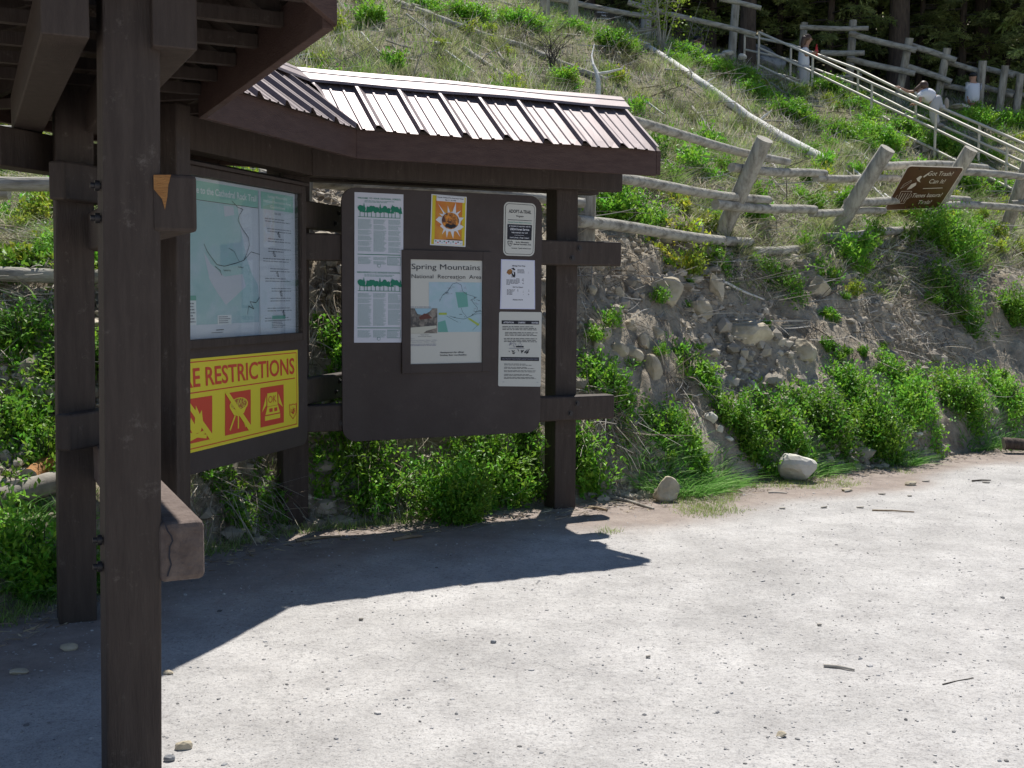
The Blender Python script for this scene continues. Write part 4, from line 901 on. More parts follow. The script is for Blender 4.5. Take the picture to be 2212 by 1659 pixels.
# the same fence further left, behind the kiosk
x0 = hit(60, 640)[1]
fence("grey log fence seen under the kiosk roof at the left", [(-60, 650, -60, 262, .10, 0), (640, 560, 655, 330, .10, 0)],
      [(-160, 278, x0 + .3, 30, 284, x0 + .3, .045), (-160, 392, x0, 250, 400, x0 + .1, .055), (-160, 417, x0 + .5, 20, 421, x0 + .5, .045), (-160, 590, x0 - .1, 640, 597, x0 + .2, .055), (560, 378, x0 + .9, 760, 401, x0 + 1.2, .055), (600, 384, x0 + 1.4, 1262, 436, 10.4, .05)], (60, 640))
# upper fence along the ridge
zu = lambda x, y: (1109.4 + x / 3.988, y / 3.988)
U = []
for (bx, by, tx, ty, r_) in ((1178, 45, 1175, -40, .11), (1237, 52, 1240, -30, .11), (1395, 80, 1399, -45, .14), (1580, 130, 1592, -25, .11)): U.append((bx, by, tx, ty, r_, .1))
fence("grey log rail fence along the ridge before the dark trees", U,
      [(1150, -9, 27.5, 1425, 40, 27.2, .068), (1357, 6, 27.6, 1632, 76, 27.0, .068), (1555, -3, 27.2, 1644, 17, 27.0, .062), (1300, 78, 27.6, 1425, 62, 27.4, .04)], (1395, 100))
G = lambda x, y: (1621.4 + x / 3.746, y / 3.746)
def GR(x0, y0, x1, y1, r_, d0=30.5, d1=30.): a = G(x0, y0); b = G(x1, y1); return (*a, d0, *b, d1, r_ * .85)
fence("dark log fence stepping down in front of the tall conifers", [(*G(800, 620), *G(830, 165), .11, .1, 31), (*G(405, 560), *G(435, 185), .10, .1, 31), (*G(1200, 760), *G(1288, 305), .11, .3, 30.6), (*G(1515, 800), *G(1592, 385), .11, .3, 30.4), (*G(1842, 890), *G(1880, 490), .11, .2, 30), (*G(2010, 900), *G(2062, 530), .10, .2, 30), (*G(2150, 900), *G(2185, 600), .10, .2, 30)],
      [GR(400, 225, 955, 232, .08), GR(570, 430, 920, 430, .09), GR(800, 272, 1340, 412, .10), GR(780, 472, 1330, 600, .10), GR(1260, 355, 1662, 488, .10), GR(1230, 522, 1625, 662, .10), GR(1555, 492, 1855, 578, .09), GR(1520, 680, 1870, 752, .09), GR(1880, 550, 2130, 612, .09), GR(1880, 702, 2130, 775, .09), GR(2070, 578, 2330, 650, .08), GR(2070, 735, 2330, 800, .08), GR(2045, 885, 2330, 960, .07), GR(450, 640, 900, 610, .06)], (1964, 190))

# small dark sign on the ridge fence
c0 = atd(1306, 33, 28.2); k = 28.2 / f
sg = empty("trail_sign", c0, "small dark sign with white lettering below the ridge fence rail", "sign")
mb = MB(); mb.box(c0, (Rv, (0, 1, 0), (0, 0, 1)), (42 * k, .04, 22 * k), darktwig); mb.build("sign_board", sg)
mb = MB()
for i, (st, w_) in enumerate((("CATHEDRAL ROCK", .34), ("TRAIL", .12), ("NO MOTOR VEHICLES", .32))):
    v, fs = glyphs(st, .03); x0_, x1_ = v[:, 0].min(), v[:, 0].max()
    mb.add([c0 + np.array([((a - x0_) / (x1_ - x0_) - .5) * w_ - .02, -.024, .05 - .075 * i + b * .045]) for a, b in v], fs, white_ink)
mb.build("lettering", sg); mb = MB(); mb.tube([c0 + np.array([0, .05, .1]), c0 + np.array([0, .05, -.9])], .05, greypole, 8); mb.build("post", sg)

# "Got Trash?" sign on the fence: rectangle lying in the plane of the leaning posts
dS = fd(1990, .3) - .42
TL, TR, BR, BL = atd(1962, 358, dS - .33 - .28), atd(2084, 362, dS + .1 - .33), atd(2028, 449, dS + .28), atd(1909, 455, dS - .05)
sgn = empty("litter_sign", (TL + BR) / 2, "brown metal sign on the log fence reading Got Trash? Can It!", "sign")
e1 = (TR - TL); e2 = (BL - TL); nn = np.cross(e2, e1); nn /= np.linalg.norm(nn)
if nn[1] > 0: nn = -nn
SP = lambda a, t, l=0: TL * (1 - a) * (1 - t) + TR * a * (1 - t) + BL * (1 - a) * t + BR * a * t + nn * l
mb = MB()
def rr(i, l, r_=.06):
    pts = []
    for ca, ct, a0 in ((1 - r_ - i, r_ + i, 0), (r_ + i, r_ + i, 90), (r_ + i, 1 - r_ - i, 180), (1 - r_ - i, 1 - r_ - i, 270)):
        for k_ in range(5): g_ = math.radians(a0 + 22.5 * k_); pts.append(SP(ca + r_ * math.cos(g_), ct - r_ * math.sin(g_), l))
    return pts
o_ = rr(0, 0); i_ = rr(0, -.006); mb.add(o_ + i_, [tuple(range(20)), tuple(range(39, 19, -1))] + [(j, (j + 1) % 20, 20 + (j + 1) % 20, 20 + j) for j in range(20)], cream)
mb.add(rr(.012, .0015), [tuple(range(20))], sign_brown)
def stx(st, a, t, h_, w_, b_=.0):
    v, fs = glyphs(st, b_); x0_, x1_ = v[:, 0].min(), v[:, 0].max(); H_ = np.linalg.norm(e2)
    mb.add([SP(a + ((x - x0_) / (x1_ - x0_) - .5) * w_, t - y_ * h_ / .7, .003) for x, y_ in v], fs, cream)
stx("Got Trash?", .64, .20, .10, .44, .004); stx("Can It!", .66, .38, .10, .28, .004); stx("Tienes basura?", .63, .71, .10, .54, .004); stx("Tirala!", .66, .88, .10, .24, .004)
def sst(pts, w_, l=.003):
    for p_, q_ in zip(pts, pts[1:]):
        A_, B_ = SP(*p_), SP(*q_); d_ = B_ - A_; s_ = np.cross(d_, nn); s_ /= np.linalg.norm(s_) + 1e-9
        mb.add([A_ + s_ * w_ / 2 + nn * l, B_ + s_ * w_ / 2 + nn * l, B_ - s_ * w_ / 2 + nn * l, A_ - s_ * w_ / 2 + nn * l], [(0, 1, 2, 3)], cream)
sst([(.48, .50), (.83, .49)], .010); sst([(.12, .56), (.15, .84), (.29, .84), (.31, .56), (.12, .56)], .006)
for a in (.17, .215, .26): sst([(a, .60), (a + .002, .80)], .008)
sst([(.09, .64), (.08, .70), (.13, .74)], .006); sst([(.33, .62), (.35, .68), (.30, .74)], .006)
sst([(.08, .50), (.10, .40), (.19, .31), (.20, .35), (.12, .45), (.08, .50)], .005)
for pl in ([(.20, .52), (.23, .40), (.30, .36), (.32, .42), (.27, .50)], [(.26, .27), (.30, .21), (.34, .22), (.33, .30), (.37, .36), (.30, .32)], [(.36, .22), (.42, .13), (.44, .15), (.38, .25)]):
    mb.add([SP(a, t, .003) for a, t in pl], [tuple(range(len(pl)))], cream)
mb.build("sign_panel", sgn)
for a, t in ((.22, .06), (.88, .06), (.42, .94)):
    mb = MB(); c_ = SP(a, t, 0); mb.tube([c_ - nn * .05, c_ + nn * .006], .009, bolt_m, 8); mb.build("bolt", sgn)

# ------------------------------------------------------------------ stair handrails and steps
def handrail(label, pts, mids, posts_):
    """pts: (px, py_top, d) along the top rail; posts: (px, py_bottom)"""
    top = [atd(*q) for q in pts]; root = empty("handrail", tuple(top[0] - np.array([0, 0, 1.])), label, "handrail")
    for off in (0, *mids):
        mb = MB(); mb.tube([p - np.array([0, 0, off]) for p in top], .031 if off == 0 else .027, rail_m, 8); mb.build("rail", root)
    for p in top[:-1]:
        mb = MB(); mb.tube([p, p - np.array([0, 0, 1.25])], .028, rail_m, 8); mb.build("post", root)
    return top
hn = [(1640, 70, 28), (1756, 121, 26.6), (1884, 180, 25.2), (2022, 241, 23.7), (2176, 313, 22), (2330, 385, 20.6)]
hf = [(1609, 76, 29.6), (1709, 97, 28.4), (1854, 150, 26.8), (1979, 211, 25.2), (2116, 268, 23.6), (2330, 362, 21.6)]
tn_ = handrail("beige three-bar handrail on the near side of the hillside steps", hn, (.36, .78), None)
tf_ = handrail("beige three-bar handrail on the far side of the hillside steps", hf, (.36, .78), None)
for i in range(36):
    t = i / 35 * 4.6; k = int(t); fr_ = t - k; a = tn_[k] * (1 - fr_) + tn_[min(k + 1, 5)] * fr_; b = tf_[k] * (1 - fr_) + tf_[min(k + 1, 5)] * fr_; z_ = (a[2] + b[2]) / 2 - 1.08
    a2_, b2_ = a * .95 + b * .05, a * .05 + b * .95; a2_[2] = b2_[2] = z_
    mb = MB(); u_ = unit(b2_ - a2_); mb.box((a2_ + b2_) / 2, (u_, np.cross([0, 0, 1.], u_), (0, 0, 1)), (np.linalg.norm(b2_ - a2_), .14, .16), deadwood); o = mb.build("step")
    q_ = (a2_ + b2_) / 2
    for vtx in o.data.vertices: vtx.co -= Vector(q_)
    o.location = q_; tag(o, "timber step edge set in the slope between the two handrails", "step", "timber steps between the handrails")

# ------------------------------------------------------------------ fallen logs, branches
def log(pts, rpx, m, name, label, cat="log", lift=.6, branches=0, d=None, jag=.04, group=None):
    P = [hit(a, b) if d is None else atd(a, b, d) for a, b in pts]; rs = [(rpx[0] + (rpx[1] - rpx[0]) * i / (len(P) - 1)) * P[i][1] / f / 2 for i in range(len(P))]
    Q = [p + np.array([0, 0, r_ * lift]) for p, r_ in zip(P, rs)]
    # resample with gentle irregularity
    out = []; ro = []
    for i in range(len(Q) - 1):
        nseg = 5
        for j in range(nseg):
            t = j / nseg; out.append(Q[i] * (1 - t) + Q[i + 1] * t + np.array([rnd.uniform(-1, 1), rnd.uniform(-1, 1), rnd.uniform(-.3, 1)]) * rs[i] * .08); ro.append(rs[i] * (1 - t) + rs[i + 1] * t)
    out.append(Q[-1]); ro.append(rs[-1])
    root = empty(name, out[0], label, cat, group) if branches else None
    mb = MB(); mb.tube(out, ro, m, 10, capm=poleend, wob=jag)
    if not branches:
        o = mb.build(name); q_ = np.mean(out, 0)
        for vtx in o.data.vertices: vtx.co -= Vector(q_)
        o.location = q_; return tag(o, label, cat, group)
    mb.build("trunk", root)
    for _ in range(branches):
        i = rnd.randrange(1, len(out) - 1); a = out[i]; v = unit(np.array([rnd.uniform(-1, 1), rnd.uniform(-1, .3), rnd.uniform(.1, 1)])); L_ = rnd.uniform(.15, .45)
        mb = MB(); mb.tube([a, a + v * L_ * .5, a + v * L_ + np.array([0, 0, -.04])], [ro[i] * .35, ro[i] * .25, ro[i] * .1], m, 5); mb.build("branch", root)
zt2 = lambda x, y: (716.8 + x / 2.446, y / 2.446)
log([(810, -12), (872, 18), (954, 49), (1040, 82), (1130, 106), (1215, 145), (1308, 180)], (16, 14), greypole, "fallen_log", "longest grey log lying down the slope above the kiosk roof")
log([(1040, -4), (1120, 20), (1207, 43)], (8, 7), greypole, "fallen_log", "thin straight pole lying just below the ridge fence")
log([(1085, 55), (1180, 63), (1285, 67)], (7, 6), greypole, "fallen_log", "thin pale pole lying level between two green shrubs")
log([(1378, 92), (1440, 132), (1512, 182), (1565, 222), (1621, 266), (1700, 312), (1790, 362)], (11, 26), birch, "fallen_log", "long white-barked trunk lying down the slope toward the fence", branches=7)
log([(1003, 110), (1050, 140), (1096, 172)], (11, 8), greypole, "fallen_log", "short grey log with broken end in mid-slope grass")
log([(1464, 344), (1530, 370), (1592, 395)], (8, 6), greypole, "fallen_log", "thin dead stick-like log beside the upper fence rail")
log([(1805, 300), (1835, 322), (1878, 352)], (13, 10), birch, "fallen_log", "stubby white log ending at the fence rail by the shrub")
log([(1470, 184), (1490, 192), (1516, 215)], (7, 4), deadwood, "fallen_branch", "short brown branch in the grass left of the white trunk", "branch")
log([(1590, 318), (1650, 330), (1706, 350)], (8, 5), deadwood, "fallen_branch", "pale dead branch behind the first leaning fence post", "branch")
log([(1688, 240), (1720, 268), (1738, 300)], (6, 4), deadwood, "fallen_branch", "bent twig below the white trunk near the fence", "branch")
log([(1268, 1073), (1310, 1078), (1360, 1086), (1412, 1103)], (11, 5), deadwood, "fallen_branch", "crooked grey branch on the ground right of the kiosk post", "branch", branches=2)
log([(1560, 738 - 112), (1610, 640), (1650, 655)], (7, 4), birch, "fallen_branch", "pale curved root jutting from the upper bank", "branch")
log([(1510, 543), (1512, 541), (1514, 539)], (22, 22), greypole, "log_end", "round sawn log end poking out of the bank under the fence", lift=.2)
log([(2168, 966), (2190, 967), (2262, 972)], (27, 25), bark, "log_section", "short dark log lying at the edge of the lot on the far right", d=12.0)
log([(-40, 1118), (40, 1092), (122, 1062)], (56, 50), deadwood, "fallen_log", "thick barkless log in the grass behind the kiosk's left posts", lift=.5)
log([(62, 1062), (90, 1040), (118, 1030)], (44, 40), rawwood, "fallen_log", "pinkish cut log resting on the thick log at the left", lift=.9)
for a in ((1004, 40, 1110, 30), ):
    pass
# stump and driftwood root above the roof's right end
st = hit(1296, 222); k = st[1] / f
root = empty("tree_stump", st, "bleached dead snag standing on a stump above the roof's end", "stump")
mb = MB(); mb.tube([st - np.array([0, 0, .3]), st + np.array([0, 0, 6 * k])], 17 * k, greypole, 12, capm=poleend); mb.build("stump", root)
mb = MB(); mb.tube([atd(1292, 206, st[1]), atd(1293, 180, st[1]), atd(1290, 160, st[1] + .1), atd(1282, 140, st[1] + .2)], [7 * k, 5 * k, 5 * k, 3 * k], birch, 8, wob=.3); mb.build("trunk", root)
mb = MB(); mb.tube([atd(1291, 160, st[1] + .1), atd(1315, 156, st[1]), atd(1345, 148, st[1])], [4 * k, 3 * k, 2 * k], birch, 6, wob=.2); mb.build("branch", root)
mb = MB(); mb.tube([atd(1282, 142, st[1] + .2), atd(1278, 120, st[1] + .4), atd(1284, 95, st[1] + .6)], [3 * k, 2 * k, 1 * k], birch, 6, wob=.2); mb.build("branch", root)
# sticks and wood chips on the ground
def stick(x0, y0, x1, y1, w_, m, lab, name="stick"):
    A_, B_ = atz(x0, y0), atz(x1, y1); k = A_[1] / f; r_ = w_ * k / 2
    for p_ in (A_, B_): p_[2] = zt(p_[0], p_[1]) + r_ * .8
    mb = MB(); Mi = (A_ + B_) / 2 + np.array([0, r_, r_ * .3]); Q = [A_, Mi, B_]; c_ = Mi.copy(); mb.tube([q - c_ for q in Q], [r_, r_ * .9, r_ * .6], m, 6, wob=.25); o = mb.build(name); o.location = c_; tag(o, lab, "stick")
stick(1779, 1438, 1846, 1446, 8, deadwood, "thick piece of stick on the gravel, right of centre")
stick(2036, 1480, 2103, 1467, 3, darktwig, "thin dark twig on the gravel near the right edge")
stick(640, 1167 + 4, 736, 1163, 8, tanstick, "tan split stick in the shade under the map board")
stick(850, 1170, 912, 1163, 9, tanstick, "orange-brown stick in the shade in front of the first board")
stick(905, 1117, 942, 1120, 9, tanstick, "short tan stick among the twigs behind the board")
stick(1884, 1118 - 14, 1975, 1108, 4, tanstick, "thin straw-coloured stick on the reddish dirt edge")
stick(1660, 1008 + 60, 1700, 1068, 4, deadwood, "small stick between two stones at the lot edge")
stick(1272, 1100, 1312, 1107, 7, tanstick, "short brown stick by the foot of the right-hand post")
stick(2100, 1062 - 20, 2140, 1040, 4, darktwig, "thin dark stick far along the lot edge")
for i, (a, b) in enumerate(((1830, 1062), (1905, 1068), (1965, 1072), (1780, 1098), (1858, 1098), (2130, 1045), (2000, 1040), (1690, 1100), (1770, 1350), (780, 1340), (1400, 1420))):
    P = atz(a, b); k = P[1] / f; mb = MB(); mb.box((0, 0, .008), (unit(np.array([1, rnd.uniform(-.4, .4), .1])), unit(np.array([rnd.uniform(-.1, .1), 1, 0])), (0, 0, 1)), (rnd.uniform(8, 17) * k, 6 * k, .010), deadwood)
    o = mb.build("wood_chip", bevel=.002); o.location = (P[0], P[1], zt(P[0], P[1])); tag(o, "small chip of wood lying on the dirt lot", "wood chip", "wood chips on the lot")

# ------------------------------------------------------------------ bushes
def bush(cx_, by, w, h, label, seed, m=leaf_m, name="leafy_bush", cat="bush", ll=.034, dens=1., group=None, stem=True, up=.5, ysq=.75):
    P = hit(cx_, by); k = P[1] / f; R = w * k / 2 * .98; Hf = h * k
    Pn = P + np.array([0, R * ysq * .3, 0]); Pn[2] = zt(Pn[0], Pn[1]); rise = max(0, Pn[2] + .0 - P[2]); H = max(.5 * Hf, Hf - rise * .8)
    n = int(min(24000, max(800, 9500 * dens * (R * max(H, R * .8)) / (.45 * .5) * (.03 / ll) ** 2)))
    gr = lambda x, y: height(x + Pn[0], y + Pn[1], False) - Pn[2] - .03
    root = empty(name, Pn, label, cat, group); V, F_, Cc = bush_geo(R, H, max(5, min(22, int(6 + R * 14))), n, ll, seed, up=up, ground=gr, ysq=ysq)
    o = np_mesh("foliage", V, F_, m, Cc); o.parent = root
    if stem:
        mb = MB(); stems_geo(mb, R * .8, H, 12, random.Random(seed)); s_ = mb.build("stem"); s_.parent = root
    return root
BU = [(1590, 935, 150, 130, "leftmost bush of the long green row at the foot of the bank", 1), (1690, 962, 160, 150, "second bush from the left in the long green row at the foot of the bank", 1),
      (1620, 982, 150, 85, "low bush in front of the left end of the long green row", 1), (1790, 968, 170, 165, "tall full bush in the middle of the long green row above the white block", 1),
      (1900, 975, 180, 190, "largest bush of the long green row, reaching the grass strip", 1), (1990, 925, 150, 150, "bush of the long green row just right of its largest bush", 1),
      (2085, 905, 170, 130, "bush near the right end of the long green row over a dark hollow", 1), (2190, 905, 160, 120, "bush at the right end of the row, above the dark log", 1),
      (1850, 872, 130, 95, "small upper bush standing behind the largest bush of the row", 1), (1960, 850, 150, 85, "broad upper bush behind the right half of the long green row", 1), (1505, 1010, 60, 55, "small leafy bush left of the scree gully by the long grass", 1),
      (1322, 895, 170, 110, "bush overhanging dry grass just right of the kiosk's right post", 1), (1492, 818, 140, 75, "lone bush on the bank between rock pile and big jutting boulder", 1),
      (1688, 640, 130, 78, "bush hanging on the bank beside the rounded boulder", 1), (1855, 592, 78, 85, "small bush on the bank just under the lowest middle rail", 1),
      (2060, 565, 150, 120, "dark dense bush under the litter sign, spilling over the bank edge", 1), (2055, 690, 125, 120, "dark bush halfway down the bank below the litter sign", 1), (2195, 700, 80, 100, "bush at the right picture edge halfway up the bank", 1),
      (1345, 486, 165, 118, "round green bush behind the lowest rail right of the kiosk roof", 1), (1548, 562, 75, 62, "small bush covering the end of the lowest rail at the first leaning post", 1),
      (1795, 700, 40, 40, "tiny sprig of leaves on bare dirt right of the jutting boulder", 1), (1800, 770, 50, 50, "small sprig low on the bare bank above the bush row", 1),
      (770, 1105, 200, 200, "sunlit bush below the left half of the first notice board", 1), (975, 1130, 220, 175, "dark bush in shade below the middle of the first notice board", 1), (1050, 1098, 200, 175, "dark bush below the right half of the first notice board", 1), (1140, 1060, 120, 130, "sunlit bush between the first board and the right post", 1),
      (1440, 990, 170, 95, "low leafy bush growing out of the long grass by the lot edge", 1), (1250, 1075, 120, 150, "bright green bush touching the right side of the right-hand post", 1), (700, 1060, 90, 90, "small bush right of the middle post", 1), (715, 800, 60, 120, "bush seen in the gap between the two notice boards", 1), (700, 740, 50, 60, "sprig of leaves high in the gap between the two boards", 1),
      (500, 1120, 170, 110, "twiggy bush in deep shade below the map board", 1), (580, 1110, 90, 90, "thin shaded bush against the middle post", 1),
      (30, 790, 170, 110, "bright bush left of the kiosk, upper one under the rail", 1), (95, 880, 150, 130, "bright bush half hidden behind the left kiosk posts", 1), (15, 960, 170, 140, "big bright bush at the left picture edge", 1), (90, 1030, 150, 120, "bright bush directly above the thick log at the left", 1), (10, 1075, 110, 70, "low bush at the left edge touching the thick log", 1),
      (80, 570, 110, 70, "bush above the lower rail at the left, beside the post", 1), (210, 600, 90, 60, "bush glimpsed between the two near posts", 1), (205, 830, 70, 200, "bush seen through the slit between the near posts", 1),
      (60, 1300, 190, 200, "tall weeds in deep shade in front of the thick log at the left", 1), (190, 1290, 120, 120, "shaded weeds around the foot of the left rear post", 1)]
for i, (a, b, w, h, lab, _) in enumerate(BU): bush(a, b, w * (.92 if b > 820 and a > 1560 else 1), h * (.80 if b > 820 and a > 1560 else 1), lab, 100 + i, stem=(w > 100), ll=.045, dens=1.35)
# slope shrubs near the handrail and along the top
BS = [(1652, 222, 95, 46, "bright shrub left of the standing girl, under the near handrail"), (1720, 268, 115, 48, "wide shrub below the bottom bar of the near handrail"), (1840, 318, 110, 60, "bushy shrub above the stubby white log"), (1905, 330, 90, 72, "dense dark-green shrub against the near handrail in mid-slope"),
      (1800, 214, 85, 48, "shrub between the two handrails beside the standing girl"), (1870, 250, 80, 40, "shrub between the handrails right of the standing girl"), (2030, 340, 110, 50, "shrub behind the third leaning fence post"), (2110, 272, 110, 40, "shrub on the far side of the steps under the person in a cap"), (2195, 278, 90, 42, "shrub beyond the steps at the right edge"), (1960, 300, 70, 50, "shrub behind the bending girl's leg under the far handrail"),
      (2100, 425, 90, 60, "shrub behind the litter sign, between sign and steps"), (2180, 440, 80, 50, "shrub at the right edge behind the fence"), 
      (1328, 118, 92, 60, "yellow-green juniper over a tangle of bare roots"), (1007, 50, 100, 52, "bright shrub beside the longest log at the top"), (1130, 64, 120, 48, "shrub patch just below the ridge fence"), (1235, 66, 75, 32, "dark green shrub touching the ridge fence"), (915, 30, 90, 40, "shrub at the very top behind the near end of the long log"), (1220, 190, 60, 40, "grey-green shrub above the kiosk roof's right part"), (800, 60, 60, 55, "shrub at the top left edge of the open slope"), (1480, 130, 80, 45, "shrub by the upper end of the white trunk"), (1550, 160, 90, 40, "green patch of shrub below the row of pale stones"), (1610, 175, 60, 40, "shrub at the foot of the ridge fence's last post")]
for i, (a, b, w, h, lab) in enumerate(BS): bush(a, b, w, h, lab, 300 + i, ll=.06, dens=3.2, stem=False, name="shrub", cat="shrub")
bush(1350, 118, 40, 40, "upright yellowish tuft on the juniper's right side", 371, m=yleaf_m, ll=.05, dens=1.4, stem=False, name="shrub", cat="shrub")
bush(1465, 450, 80, 40, "bright yellow-leaved vine behind the round green bush", 350, m=brightleaf, ll=.06, dens=.22, name="yellow_shrub", cat="shrub")
bush(1475, 525, 120, 60, "yellow-leaved shrub growing through the lowest rail", 351, m=brightleaf, ll=.06, dens=.28, name="yellow_shrub", cat="shrub")
bush(1440, 565, 90, 45, "yellow-leaved shrub hanging below the lowest rail", 352, m=brightleaf, ll=.06, dens=.22, name="yellow_shrub", cat="shrub")
# scattered low plants on the slope: copies of a few small ones
protos = []
for i in range(6):
    V, F_, Cc = bush_geo(.19 + .03 * (i % 3), .22, 1, 620, .04, 500 + i, up=.9)
    protos.append((V, F_, Cc))
def field(n, mts, name, label, group, seed, pick, lo=2.2, hi=20, s0=.6, s1=1.5, az0=-26, az1=27):
    r = np.random.default_rng(seed); src = {}; cnt = 0
    while cnt < n:
        x, y = scatter(1, az0, az1, lo, hi, r.integers(1 << 30), "u", 1.15); x, y = float(x[0]), float(y[0]); z = zt(x, y); px_, py_ = proj((x, y, z))
        if not (-40 < px_ < 2260 and -30 < py_ < 900) or not pick(x, y, px_, py_, r): continue
        k = int(r.integers(6)); 
        if k not in src:
            V, F_, Cc = protos[k]; o = np_mesh(name, V, F_, mts, Cc); src[k] = o
        else: o = src[k].copy(); COL.objects.link(o)
        s_ = r.uniform(s0, s1); o.scale = (s_, s_, s_ * r.uniform(.7, 1.2)); o.rotation_euler = (0, 0, r.random() * 6.28); o.location = (x, y, z - .03); tag(o, label, "plant", group); cnt += 1
pk_y = lambda x, y, a, b, r: fbm(np.array([x]), np.array([y]), .35, 2, 61)[0] > -.12
pk_g = lambda x, y, a, b, r: fbm(np.array([x]), np.array([y]), .3, 2, 71)[0] > -.02 or a > 1600
field(290, yleaf_m, "low_plant", "low yellow-green plant among dry grass on the slope", "low yellow-green plants on the slope", 11, pk_y)  # this field and the next are small low plants, loose leaves without stems
field(230, leaf_m, "green_plant", "low green leafy plant among dry grass on the slope", "low green plants on the slope", 12, pk_g, s0=.6, s1=1.7)
field(36, leaf_m, "weed", "small green weed rooted in the dirt bank", "small weeds on the dirt bank", 13, lambda x, y, a, b, r: b > 480 and a > 1240 or a < 130, lo=.5, hi=2.4, s0=.35, s1=.8)

# ------------------------------------------------------------------ grass, litter, twigs (uncountable)
def colset(n, r, cols, p): c = np.array(cols)[r.choice(len(cols), n, p=p)]; return c * r.uniform(.7, 1.25, n)[:, None]
r = np.random.default_rng(21)
def tufts(n, per, az0, az1, lo, hi, seed, rad, L, wd, cols, p, pw=1.1, droop=.35, segs=2, lean=.55, keep=None):
    x, y = scatter(n, az0, az1, lo, hi, seed, "u", pw); 
    if keep is not None: k = keep(x, y); x, y = x[k], y[k]
    n = len(x); r = np.random.default_rng(seed + 1); S_ = r.uniform(.6, 1.4, n); tc = colset(n, r, cols, p)
    X_ = np.repeat(x, per) + r.normal(size=n * per) * np.repeat(S_, per) * rad; Y_ = np.repeat(y, per) + r.normal(size=n * per) * np.repeat(S_, per) * rad
    B = np.stack([X_, Y_, height(X_, Y_) - .01], 1); D = r.normal(size=(n * per, 3)) * np.array([lean, lean, .1]) + np.array([0, 0, 1.]); D = unit(D)
    V, F_ = blades(B, D, L * np.repeat(S_, per) * r.uniform(.5, 1.2, n * per), wd * r.uniform(.7, 1.3, n * per), r, segs, droop)
    cc = np.repeat(tc, per, 0) * r.uniform(.75, 1.25, n * per)[:, None]; return V, F_, np.repeat(cc, 2 * (segs + 1), 0)
def merge(*a):
    V, F_, C_ = [], [], []; o = 0
    for v, f_, c in a: V.append(v); F_.append(f_ + o); C_.append(c); o += len(v)
    return np.concatenate(V), np.concatenate(F_), np.concatenate(C_)
straw, grey, olive, green, bgreen = (.62, .55, .42), (.55, .53, .46), (.34, .36, .17), (.24, .37, .09), (.37, .50, .12)
up_keep = lambda x, y: (udist(x, y) + fbm(x, y, .8, 3, 5) > 2.6)
V, F_, Cc = merge(tufts(9500, 12, -27, 27, 1.8, 8, 31, .05, .17, .008, [straw, grey, olive, green, bgreen], [.22, .18, .26, .20, .14], keep=up_keep),
                  tufts(10500, 9, -27, 28, 7, 26, 33, .08, .22, .014, [straw, grey, olive, green, bgreen], [.20, .18, .27, .21, .14], pw=1.2, segs=1))
o = np_mesh("grass", V, F_, grass_m, Cc); tag(o, "dry and green grass covering the hillside", "grass", kind="stuff")
# taller grey-green bunch grass clumps
V, F_, Cc = tufts(520, 90, -27, 27, 2.2, 20, 37, .05, .34, .010, [olive, (.17, .19, .10), green], [.4, .35, .25], keep=up_keep, lean=.35)
o = np_mesh("bunch_grass", V, F_, grass_m, Cc); tag(o, "taller grey-green bunch grass on the hillside", "grass", kind="stuff")
# short green grass along the toe of the bank
def near_toe(x, y): return fbm(x, y, 1.3, 3, 91) > .04 + .25 * np.clip(-udist(x, y), 0, 1)
V, F_, Cc = merge(tufts(3600, 9, 4.5, 27, -1.25, .45, 41, .035, .04, .005, [bgreen, green, (.34, .36, .14)], [.4, .3, .3], keep=near_toe, segs=1),
                  tufts(900, 9, -27, -5, -.2, .6, 43, .03, .08, .006, [green, olive], [.6, .4], segs=1))
o = np_mesh("short_grass", V, F_, grass_m, Cc); tag(o, "sparse short grass along the foot of the bank", "grass", kind="stuff")
# long-bladed grass clumps
def clump(px, py, R, L, n, label, seed):
    L *= .82; n = int(n * 1.2)
    P = hit(px, py); r = np.random.default_rng(seed); a = r.random(n) * 6.283; q = R * r.random(n) ** .6; B = np.stack([np.cos(a) * q, np.sin(a) * q, np.zeros(n) - .02], 1)
    B[:, 2] += height(B[:, 0] + P[0], B[:, 1] + P[1]) - P[2]
    D = unit(np.stack([np.cos(a) * q / R * .7 + r.normal(size=n) * .25, np.sin(a) * q / R * .7 + r.normal(size=n) * .25, np.ones(n)], 1))
    V, F_ = blades(B, D, L * r.uniform(.5, 1.15, n), .013 * r.uniform(.7, 1.2, n), r, 4, .5); c = np.repeat(colset(n, r, [(.14, .34, .06), (.20, .42, .09), (.32, .48, .17)], [.4, .4, .2]), 10, 0)
    o = np_mesh("grass_clump", V, F_, grass_m, c); o.location = P; tag(o, label, "grass clump")
clump(1465, 1048, .34, .38, 700, "big clump of long arching grass behind the wedge-shaped stone", 1); clump(1400, 1010, .25, .34, 300, "left part of the long grass, beside the bright bush", 2); clump(1545, 1045, .22, .34, 260, "grass clump right of the big arching clump", 3)
clump(1718, 985, .28, .36, 330, "long grass spilling from the bushes above the white block", 4); clump(1785, 1010, .16, .26, 150, "grass tuft at the right side of the white block", 5); clump(1930, 985, .25, .34, 260, "grass clump at the foot of the largest bush", 6); clump(2145, 948, .4, .34, 480, "wide clump of long grass near the dark log at the right", 7)
